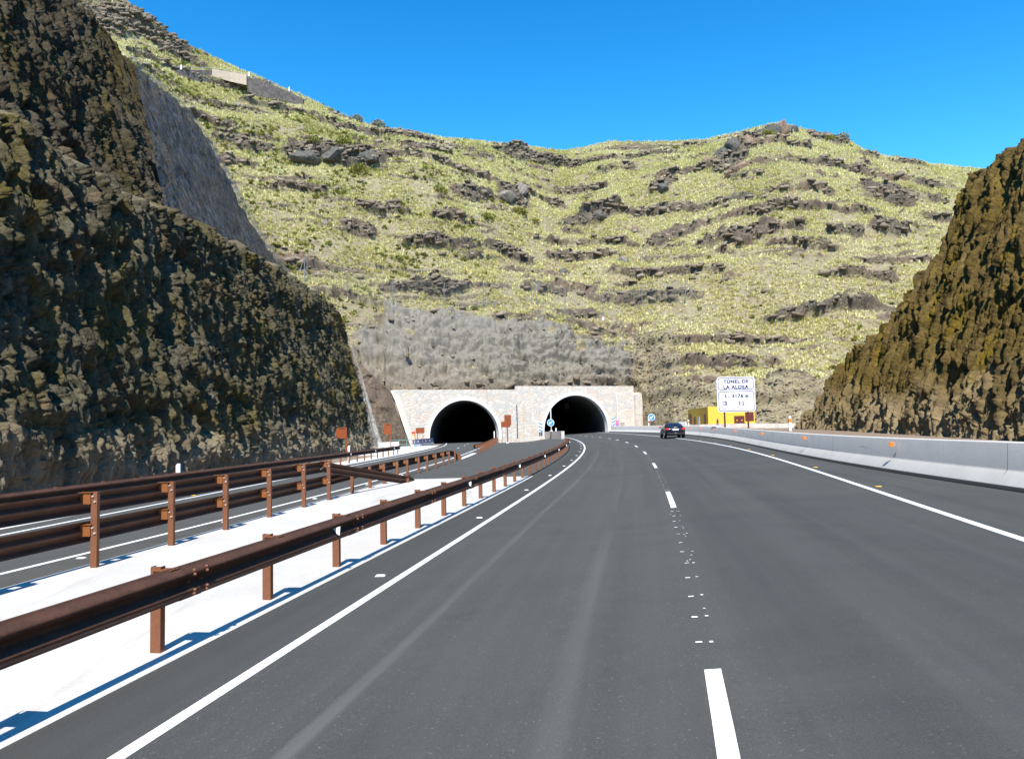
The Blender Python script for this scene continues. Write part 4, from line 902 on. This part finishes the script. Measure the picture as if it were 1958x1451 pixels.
# steel barrier, railing on the left
t=thing('steel_barrier','blue grey steel barrier with white spots curving into the left tunnel mouth','barrier')
pts=[(-12.25,91),(-12.1,94),(-11.9,98),(-11.6,102),(-11.35,106)]
def strip(name,m,par,pts,off,z0,z1,th=.06):
    bm=bmesh.new();r=[]
    for x,y in pts:r.append([bm.verts.new((x+off,y,z0)),bm.verts.new((x+off,y,z1)),bm.verts.new((x+off-th,y,z1)),bm.verts.new((x+off-th,y,z0))])
    for i in range(len(r)-1):
        for k in range(4):bm.faces.new((r[i][k],r[i+1][k],r[i+1][(k+1)%4],r[i][(k+1)%4]))
    bm.faces.new(r[0]);bm.faces.new(r[-1][::-1]);return bm_obj(name,bm,m,par)
strip('panel',M['bluegrey'],t,pts,0,.3,.92);strip('base',M['white_conc'],t,pts,.08,-.05,.3,.25)
for y,x in ((92,-12.2),(94.6,-12.07),(97.4,-11.93),(100.2,-11.75),(103,-11.53)):bxo('reflector',M['white'],t,(x+.03,y,.62),(.06,.25,.16))
t=thing('railing','thin teal two bar railing in front of the rock left of the orange post','railing',(-14.2,86,0))
for z in (.45,.95):cyo('bar',M['teal'],t,(0,0,z),(2.7,1.2,z),.03)
for i in range(4):cyo('post',M['teal'],t,(.9*i,.4*i,-.1),(.9*i,.4*i,.98),.03)
# ------------------------------------------------------------ tunnel name sign
t=thing('information_sign','large white sign reading TÚNEL DE LA ALDEA on two brown posts','road sign',(18.62,62,0))
def rrect(w_,h,r,cx=0,cz=0,n=6):
    o=[]
    for sx,sz,a0 in ((1,1,0),(-1,1,90),(-1,-1,180),(1,-1,270)):
        for i in range(n+1):
            a=math.radians(a0+90*i/n);o.append((cx+sx*(w_/2-r)+r*math.cos(a),cz+sz*(h/2-r)+r*math.sin(a)))
    return o
prism('panel',M['white'],t,rrect(3.16,2.92,.28,0,4.36),0,.07)
def field(cz,h):
    bm=bmesh.new();a=rrect(2.98,h,.22,0,cz);b=rrect(2.86,h-.12,.17,0,cz)
    A_=[bm.verts.new((x,-.004,z)) for x,z in a];B_=[bm.verts.new((x,-.004,z)) for x,z in b]
    for i in range(len(A_)):bm.faces.new((A_[i],A_[(i+1)%len(A_)],B_[(i+1)%len(A_)],B_[i]))
    bm_obj('border',bm,M['navy'],t)
field(5.25,1.02);field(3.79,1.68)
def lettering(txt,x,z,size,m,sp=1.15,width=None,bold=.01,dx=0,dy=0):
    cu=bpy.data.curves.new('lettering','FONT');cu.body=txt;cu.size=size;cu.space_character=sp;cu.align_x='CENTER';cu.offset=bold;cu.extrude=.002
    o=bpy.data.objects.new('tmp',cu);C.objects.link(o);dg=bpy.context.evaluated_depsgraph_get();me=bpy.data.meshes.new_from_object(o.evaluated_get(dg));bpy.data.objects.remove(o)
    me.name='lettering';me.materials.clear();me.materials.append(m);k=bpy.data.objects.new('lettering',me);link(k,t);k.rotation_euler=(math.pi/2,0,0);k.location=(x+dx,-.006-dy,z)
    if width:
        wd=max(v.co.x for v in me.vertices)-min(v.co.x for v in me.vertices);k.scale=(width/wd,1,1)
for word,x,z,w_ in (('TÚNEL',-.33,5.30,1.36),('DE',.80,5.30,.52),('LA',-.79,4.84,.5),('ALDEA',.34,4.84,1.42),('L.',-.78,4.10,.30),('3176',.10,4.10,.92),('m',.88,4.10,.24)):
    lettering(word,x,z,.40,M['navy'],1.2,w_,.01,-.012);lettering(word,x,z,.40,M['navy'],1.2,w_,.01,.014,.006)
for x,tx in ((-.98,'400m'),(-.32,'150m'),(.42,'400m')):lettering(tx,x,3.10,.17,M['pale_ink'],1.1,.46,.004)
lettering('S O S',-.32,3.56,.13,M['pale_ink'],1.1,.34,.004)
# exit pictogram: dark square with a pale running figure
prism('pictogram',M['navy'],t,[(-1.17,3.43),(-.81,3.43),(-.81,3.79),(-1.17,3.79)],-.008,-.003)
prism('figure',M['white'],t,[(-1.17,3.44),(-1.05,3.55),(-1.1,3.62),(-1.17,3.6),(-1.17,3.66),(-1.06,3.68),(-1.08,3.75),(-1.02,3.77),(-.98,3.7),(-.89,3.64),(-.91,3.61),(-.98,3.63),(-.95,3.56),(-.88,3.52),(-.9,3.49),(-1,3.53),(-1.08,3.44)],-.012,-.0085)
prism('pictogram',M['navy'],t,[(.22,3.43),(.60,3.43),(.60,3.79),(.22,3.79)],-.008,-.003)
prism('figure',M['white'],t,[(.31,3.43),(.43,3.43),(.53,3.55),(.53,3.67),(.43,3.79),(.31,3.79)],-.012,-.0085)
prism('figure',M['navy'],t,[(.37,3.52),(.46,3.61),(.37,3.70)],-.016,-.0125)
for x0,x1,z in ((.98,1.2,3.62),(1.0,1.2,3.7),(.98,1.08,3.26),(.8,1.3,3.16)):prism('faded_mark',M['pale_ink'],t,[(x0,z),(x1,z),(x1,z+.025),(x0,z+.025)],-.008,-.003)
for x in (-1.0,.95):bxo('post',M['darkbrown'],t,(x,.13,3.0),(.12,.1,4.2))
# ------------------------------------------------------------ ochre service building
t=thing('service_building','small flat roofed ochre building behind the tunnel name sign','building',(0,0,0))
bm=bmesh.new();q=[(21.96,84),(27.2,84),(28.2,98),(22.98,98)]
a=[bm.verts.new((x,y,1.0)) for x,y in q];b=[bm.verts.new((x,y,3.9)) for x,y in q];c2=[bm.verts.new((x+dx,y+dy,3.9)) for (x,y),(dx,dy) in zip(q,((.2,.2),(-.2,.2),(-.2,-.2),(.2,-.2)))];d2=[bm.verts.new((v.co.x,v.co.y,3.7)) for v in c2]
for i in range(4):
    j=(i+1)%4;bm.faces.new((a[i],a[j],b[j],b[i]));bm.faces.new((b[i],b[j],c2[j],c2[i]));bm.faces.new((c2[i],c2[j],d2[j],d2[i]))
bm.faces.new(d2);bm_obj('wall',bm,M['yellow'],t)
d_=bxo('door',M['darkbrown'],t,(25.45,83.97,2.25),(1.15,.08,1.1));bxo('door_leaf_line',M['black'],d_,(25.45,83.925,2.25),(.02,.012,1.05))
for x in (25.17,25.73):cyo('porthole',M['yellow'],d_,(x,83.935,2.3),(x,83.915,2.3),.07,None,12)
bxo('vent_panel',M['darkbrown'],t,(26.6,83.97,2.72),(.95,.08,.95))
sd=Vector((22.98-21.96,98-84,0)).normalized();rzs=math.atan2(sd.y,sd.x)
for fr_,w_,h,m,nm in ((.12,1.0,1.7,'darkbrown','door'),(.42,1.3,1.5,'galv','door'),(.62,1.1,1.5,'darkbrown','door'),(.86,2.2,1.9,'darkbrown','door')):
    p_=Vector((21.96,84,0))+sd*14*fr_
    o=bxo(nm,M[m],t,(0,0,1.4+h/2),(w_,.09,h));o.location=(p_.x-.02,p_.y,0);o.rotation_euler=(0,0,rzs)
# ------------------------------------------------------------ cars
def car(name,label,loc,rz,paint,plate=True,dark=True):
    t=thing(name,label,'car',loc,rz)
    def loftb(nm,secs,m,par,smooth=True):
        """secs: (y,[ (x,z) half outline from bottom centre to top centre ])"""
        bm=bmesh.new();R_=[]
        for y,pts in secs:
            full=[(x,z) for x,z in pts]+[(-x,z) for x,z in pts[::-1]]
            R_.append([bm.verts.new((x,y,z)) for x,z in full])
        n=len(R_[0])
        for i in range(len(R_)-1):
            for k in range(n):bm.faces.new((R_[i][k],R_[i+1][k],R_[i+1][(k+1)%n],R_[i][(k+1)%n]))
        bm.faces.new(R_[0]);bm.faces.new(R_[-1][::-1]);o=bm_obj(nm,bm,m,par,smooth)
        return o
    def sec(hw,zb,zt,sh):return [(hw*.80,zb),(hw*.96,zb+.12),(hw,zb+.35),(hw*.985,zt-.14),(hw*.93,zt-.03),(hw*.6,zt+.0),(hw*.2,zt+.01)]
    loftb('body',[(-2.28,sec(.78,.36,.86,0)),(-2.2,sec(.86,.3,.97,0)),(-1.9,sec(.905,.25,1.02,0)),(-1.2,sec(.92,.22,1.03,0)),(.4,sec(.92,.2,1.0,0)),(1.3,sec(.91,.22,.95,0)),(1.9,sec(.87,.25,.82,0)),(2.2,sec(.72,.3,.68,0))],paint,t)
    def cs(hw,ht,zt):return [(hw,.97),(hw*.985,1.05),((hw+ht)/2,(1.0+zt)/2+.03),(ht,zt-.07),(ht*.9,zt-.015),(ht*.4,zt)]
    loftb('cabin',[(-1.75,cs(.70,.68,1.04)),(-1.35,cs(.80,.62,1.28)),(-.85,cs(.83,.61,1.43)),(-.2,cs(.84,.62,1.46)),(.4,cs(.84,.6,1.40)),(1.15,cs(.76,.68,1.03))],paint,t)
    bm=bmesh.new();q=[(-.6,-1.62,1.10),(.6,-1.62,1.10),(.52,-1.0,1.385),(-.52,-1.0,1.385)];bm.faces.new([bm.verts.new((x,y-.03,z+.02)) for x,y,z in q]);bm_obj('rear_window',bm,M['glass'],t)
    bm=bmesh.new();q=[(-.62,1.12,1.05),(.62,1.12,1.05),(.5,.45,1.385),(-.5,.45,1.385)];bm.faces.new([bm.verts.new((x,y+.03,z+.02)) for x,y,z in q]);bm_obj('windscreen',bm,M['glass'],t)
    for sx in (-1,1):
        bm=bmesh.new();q=[(.845,-1.15,1.06),(.845,.85,1.04),(.66,.25,1.37),(.66,-.85,1.39)];bm.faces.new([bm.verts.new((sx*(x+.015),y,z)) for x,y,z in q]);bm_obj('side_window',bm,M['glass'],t)
        o=prism('tail_light',M['red'],t,[(.54*sx,.78),(.86*sx,.80),(.885*sx,.93),(.6*sx,.955)],-2.285,-2.0)
        bxo('mirror',paint,t,(sx*1.0,.55,1.02),(.2,.12,.13),.03)
        for y in (-1.38,1.38):
            w_=cyo('tyre',M['black'],t,(sx*.70,y,.31),(sx*.925,y,.31),.315,None,24);cyo('rim',M['galv'],w_,(sx*.905,y,.31),(sx*.932,y,.31),.2,None,16)
    bxo('bumper',M['black'],t,(0,-2.26,.42),(1.5,.1,.16),.03);bxo('number_plate',M['white'],t,(0,-2.30,.80),(.55,.03,.14),.01);bxo('boot_trim',M['chrome'],t,(0,-2.19,1.0),(.3,.04,.06),.01)
    bxo('exhaust_shield',M['galv'],t,(0,-2.32,.5),(.1,.02,.05))
    return t
x_,y_=15.2,71.5;o=car('car','black saloon car with lit red tail lights driving on the right shoulder',(x_,y_,gz(x_,y_)+.005),-.07,M['carpaint']);o.scale=(1.03,1.0,.98)
o=car('car','white car half hidden behind the black saloon beyond the concrete barrier',(21.25,94,.88),-.35,M['carwhite'])
# ------------------------------------------------------------ rockfall fence on the hill
t=thing('rockfall_fence','long rockfall fence of thin grey posts on the hillside above the tunnels','fence')
bases=[on_hill(x,z) for x,z in ((-33.3,26.5),(-26.8,24.2),(-19.1,22.4),(-11.5,23),(-4.5,23.2),(4.7,24.6),(9.9,23),(17,22.2),(24.7,24.1),(31.6,23.6))]
tops=[b+Vector((lx,-.9,4.1)) for b,lx in zip(bases,(.2,.2,.15,.3,.0,.75,.1,.05,-.1,-.1))]
for i,(b,p_) in enumerate(zip(bases,tops)):
    cyo('post',M['fencesteel'],t,b-Vector((0,0,.4)),p_,.075)
    if i in (0,5,9):
        k=Vector((-1.6 if i<9 else 2.8,.6,0));cyo('stay',M['galv'],t,p_,b+k-Vector((0,0,.3)),.06)
    if i in (7,9):bxo('footing',M['barrier'],t,b+Vector((0,-.1,-.3)),(.4,.4,.6))
for i in range(9):
    np_mesh('net',[bases[i]+Vector((0,-.15,-.3)),bases[i+1]+Vector((0,-.15,-.3)),tops[i+1]+Vector((0,0,-.1)),tops[i]+Vector((0,0,-.1))],[(0,1,2,3)],M['fencenet'],t)
    cyo('cable',M['fencesteel'],t,tops[i],tops[i+1],.015,None,6)
# ------------------------------------------------------------ old road high on the left slope
K=.985
def hw(name,pts,m,label,cat,par=None):
    bm=bmesh.new();r=[]
    for x,y,zt,h in pts:
        p_=Vector((x*K,y*K,1.92+(zt-1.92)*K));r.append([bm.verts.new(p_-Vector((0,0,h))),bm.verts.new(p_),bm.verts.new(p_+Vector((0,1.2,0))),bm.verts.new(p_+Vector((0,1.2,-h)))])
    for i in range(len(r)-1):
        for k in range(3):bm.faces.new((r[i][k],r[i+1][k],r[i+1][k+1],r[i][k+1]))
    bm.faces.new(r[0]);bm.faces.new(r[-1][::-1]);o=bm_obj(name,bm,m,par)
    return tag(o,label,cat) if label else o
hw('retaining_wall',[(-78,153,79.3,3),(-73.6,150.6,77.9,2.6),(-70,155.5,80.7,3.4),(-65.4,161.8,83.5,2.6)],M['darkmas'],'dark stone retaining wall of the old road left of the tan wall on the left ridge','wall')
hw('retaining_wall',[(-65.4,161.5,83.75,1.7),(-62,163.5,83.9,2.2),(-58.8,164.6,83.75,2.4)],M['tan'],'short smooth tan retaining wall high on the left ridge','wall')
hw('retaining_wall',[(-58.7,164.9,83.4,3.4),(-55,168,83.3,4.0),(-51.5,171.5,82.9,3.9),(-48.6,174,82.2,1.6)],M['darkmas'],'dark stone retaining wall right of the tan wall on the left ridge','wall')
t=thing('railing','thin pale railing of the old road along the left ridge','railing')
rp=[(-73.6,150.6,77.9),(-70,155.5,80.7),(-65.4,161.8,83.5),(-58.7,164.9,83.5),(-55,168,83.3),(-51.5,171.5,82.9),(-48.6,174,82.2)];rp=[Vector((x*K,y*K+.3,1.92+(z-1.92)*K)) for x,y,z in rp]
for i in range(len(rp)-1):
    cyo('bar',M['galv'],t,rp[i]+Vector((0,0,.75)),rp[i+1]+Vector((0,0,.75)),.03,None,6)
    for q in np.linspace(0,1,4)[:3]:
        b=rp[i].lerp(rp[i+1],q);cyo('post',M['galv'],t,b-Vector((0,0,.1)),b+Vector((0,0,.8)),.045,None,6)
for i in (1,3,5):bxo('marker',M['white'],t,rp[i]+Vector((.3,0,.6)),(.26,.26,1.0))
# ------------------------------------------------------------ draped nets on the cut faces
Yn,Tn=np.meshgrid(np.linspace(0,1,60),np.linspace(.02,1.02,50))
ya=np.interp(Tn,[0,.5,1.02],[45.5,48.5,51.5]);ybd=np.interp(Tn*14.5,[0,1,3.3,4.7,6.7,8.9,11.1,12.4,13.6,14.5],[80,79,75.4,72.1,69.8,68.1,66.4,65.2,62.5,59.5])
Yq=ya+(ybd-ya)*Yn;Hq=np.minimum(Tn*14.5,np.interp(Yq,crU[:,0],crU[:,1])+.3)
Hq=Hq*.97;Xq=bU(Yq)-.38*Hq+.62+.12*fbm(Yq/5,Hq/4,o=2);Zq=15.2+Hq+.25
o=grid_mesh('rockfall_net',Xq,Yq,Zq,M['net'],flip=True,smooth=True);tag(o,'grey wire rockfall net draped over the end of the upper left cliff','rockfall net')
tt=np.linspace(0,1,30)[:,None];uu=np.linspace(0,1,10)[None]
zc=15.9*(1-tt)+0*uu;Xc=np.interp(zc,[0,.6,4,8.3,12.3,15.3],[-15.55,-15.7,-16.5,-17.4,-18.3,-19.0]);Yc=np.interp(zc,[0,.6,4,8.3,12.3,15.9],[83,83.1,84,84.4,83.2,79.6])
o=grid_mesh('rockfall_net',Xc+uu*(.22+1.05*tt**2),Yc+.3-uu*.5+.15*np.sin(uu*9),zc,M['net2'],smooth=True);tag(o,'pale hanging rockfall net along the right corner of the lower left cliff','rockfall net')
# ------------------------------------------------------------ shrubs and boulders one can tell apart
def shrub_mesh(name,seed,n,m):
    rg=np.random.default_rng(seed);c=rg.normal(0,1,(n,3));c/=np.linalg.norm(c,axis=1)[:,None];rr_=rg.random(n)**.4
    c=c*rr_[:,None]*np.array([1,1,.75]);c[:,2]=np.abs(c[:,2])*1.0
    c*=1+.35*np.array([perlin(np.array([v[0]*1.5+seed]),np.array([v[1]*1.5]),np.array([v[2]*1.5]))[0] for v in c])[:,None]
    dr=c+rg.normal(0,.45,(n,3));dr/=np.linalg.norm(dr,axis=1)[:,None];sd_=np.cross(dr,rg.normal(0,1,(n,3)));sd_/=np.linalg.norm(sd_,axis=1)[:,None]
    L=rg.uniform(.16,.32,n)[:,None];V=np.stack([c,c+dr*L*.5+sd_*L*.35,c+dr*L,c+dr*L*.5-sd_*L*.35],1)
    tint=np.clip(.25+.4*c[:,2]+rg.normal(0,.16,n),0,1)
    return V.reshape(-1,3),np.arange(n*4).reshape(-1,4),np.repeat(tint,4)
def shrub(label,x,z,s,k,m):
    p_=on_hill(x,z);t=thing('shrub',label,'shrub',p_,RNG.uniform(0,6))
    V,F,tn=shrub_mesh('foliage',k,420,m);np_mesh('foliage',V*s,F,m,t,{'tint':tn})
    bm=bmesh.new()
    for i in range(5):
        a=i*1.257;cyl(bm,(0,0,-.3),(math.cos(a)*s*.5,math.sin(a)*s*.5,s*.6),.05*s,.02*s,6)
    bm_obj('stem',bm,M['stem'],t)
lf,gl=M['leaf'],M['greyleaf']
for i,a in enumerate((('bright green shrub below the dark slab outcrop on the left slope',-30.6,55.4,1.9,lf),('large green shrub growing on top of the dark slab outcrop',-33.9,61.8,2.3,lf),('small green shrub at the left end of the dark slab outcrop',-39.6,61.4,1.4,lf),
  ('bright green shrub just below the grey boulder cluster in the middle of the slope',-4.5,46,1.5,lf),('wide green shrub below the right end of the grey boulder cluster',2.6,50,1.7,lf),('round green shrub left of the grey boulder cluster',-14,50.7,1.6,lf),
  ('green shrub beside the tilted rock ridge near the right summit',63.2,71.4,1.6,lf),('green shrub among rocks on the right shoulder of the summit',85.4,76.2,1.6,lf),('dull green shrub on the grassy crest left of the summit rocks',45.6,76.4,1.4,lf),
  ('low green shrub on the open grass above the fold of the slope',5.8,48.2,1.2,lf),('pale grey shrub standing on the left skyline below the old road',-37.4,80,1.6,gl),('pair of pale grey bushes on the left skyline',-32.5,80.2,1.8,gl),
  ('grey bush on the crest at the right end of the summit rocks',90,77.6,1.8,gl))):
    shrub(*a[:1],*a[1:4],20+i,a[4])
def boulder(label,x,z,s,k,m,fl=(1,1,.7),group=None):
    rg=np.random.default_rng(k);p_=on_hill(x,z);bm=bmesh.new();bmesh.ops.create_icosphere(bm,subdivisions=3,radius=1)
    pl_=[(rg.normal(0,1,3),rg.uniform(.5,.85)) for _ in range(9)]
    for v in bm.verts:
        c=np.array(v.co)
        for n_,d_ in pl_:
            n_=n_/np.linalg.norm(n_);e=c@n_-d_
            if e>0:c=c-n_*e*.9
        c*=1+.08*float(perlin(c[0:1]*3+k,c[1:2]*3,c[2:3]*3)[0]);v.co=c*np.array(fl)*s
    o=bm_obj('boulder',bm,m);o.location=p_+Vector((0,.25*s,.0*s));o.rotation_euler=(rg.uniform(-.3,.3),rg.uniform(-.3,.3),rg.uniform(0,6));tag(o,label,'boulder',group)
br,rr2,dr2=M['boulder'],M['redrock'],M['darkrock']
for i,a in enumerate((('pale block of rock alone on the slope above the right tunnel',23.4,35.6,1.5,br),('large reddish boulder below the tilted rock ridge under the summit',53.1,59.4,1.9,rr2),('small reddish boulder left of the large reddish one below the summit ridge',50.0,57.8,1.2,rr2),
  ('reddish rock on the grass left of the long brown ledge',28.5,45.8,1.1,rr2),('dark angular rock in the upper gully',21.4,50.6,2.3,dr2),('dark boulder perched below the left of the tilted ridge',36.5,57,2.3,dr2),('grey rounded boulder at the lower end of the boulder cluster',-.4,54.0,2.2,br),
  ('large grey boulder in the middle of the boulder cluster',2.5,57.5,2.6,br),('pale rock standing on the dark crest band on the skyline',-4.4,69,1.3,br),('dark rock on the skyline right of the summit',107.8,75.2,1.4,dr2),('grey rock low in the gully above the fence',11.1,33.8,1.2,dr2),
  ('white grey stone below the brown ledge on the left slope',-33.3,40,1.1,br),('big dark slab at the left part of the slab outcrop',-41,58,3.0,dr2),('dark leaning slab in the centre of the slab outcrop',-36,58.4,2.8,dr2),('dark slab at the right end of the slab outcrop',-29.5,58.6,2.6,dr2))):
    boulder(a[0],*a[1:4],60+i,a[4],(1.15,1,.8))
# the long tilted ridge under the summit: single blocks standing in a row
for i in range(9):
    f=i/8;x=49+26*f;z=65.8+11.5*f
    boulder('upright block of rock in the tilted ridge of dark rocks under the right summit',x,z,1.3+1.1*abs(math.sin(i*2.3)),90+i,dr2 if i%3 else rr2,(1,1,1.15),'rock blocks of the tilted ridge')
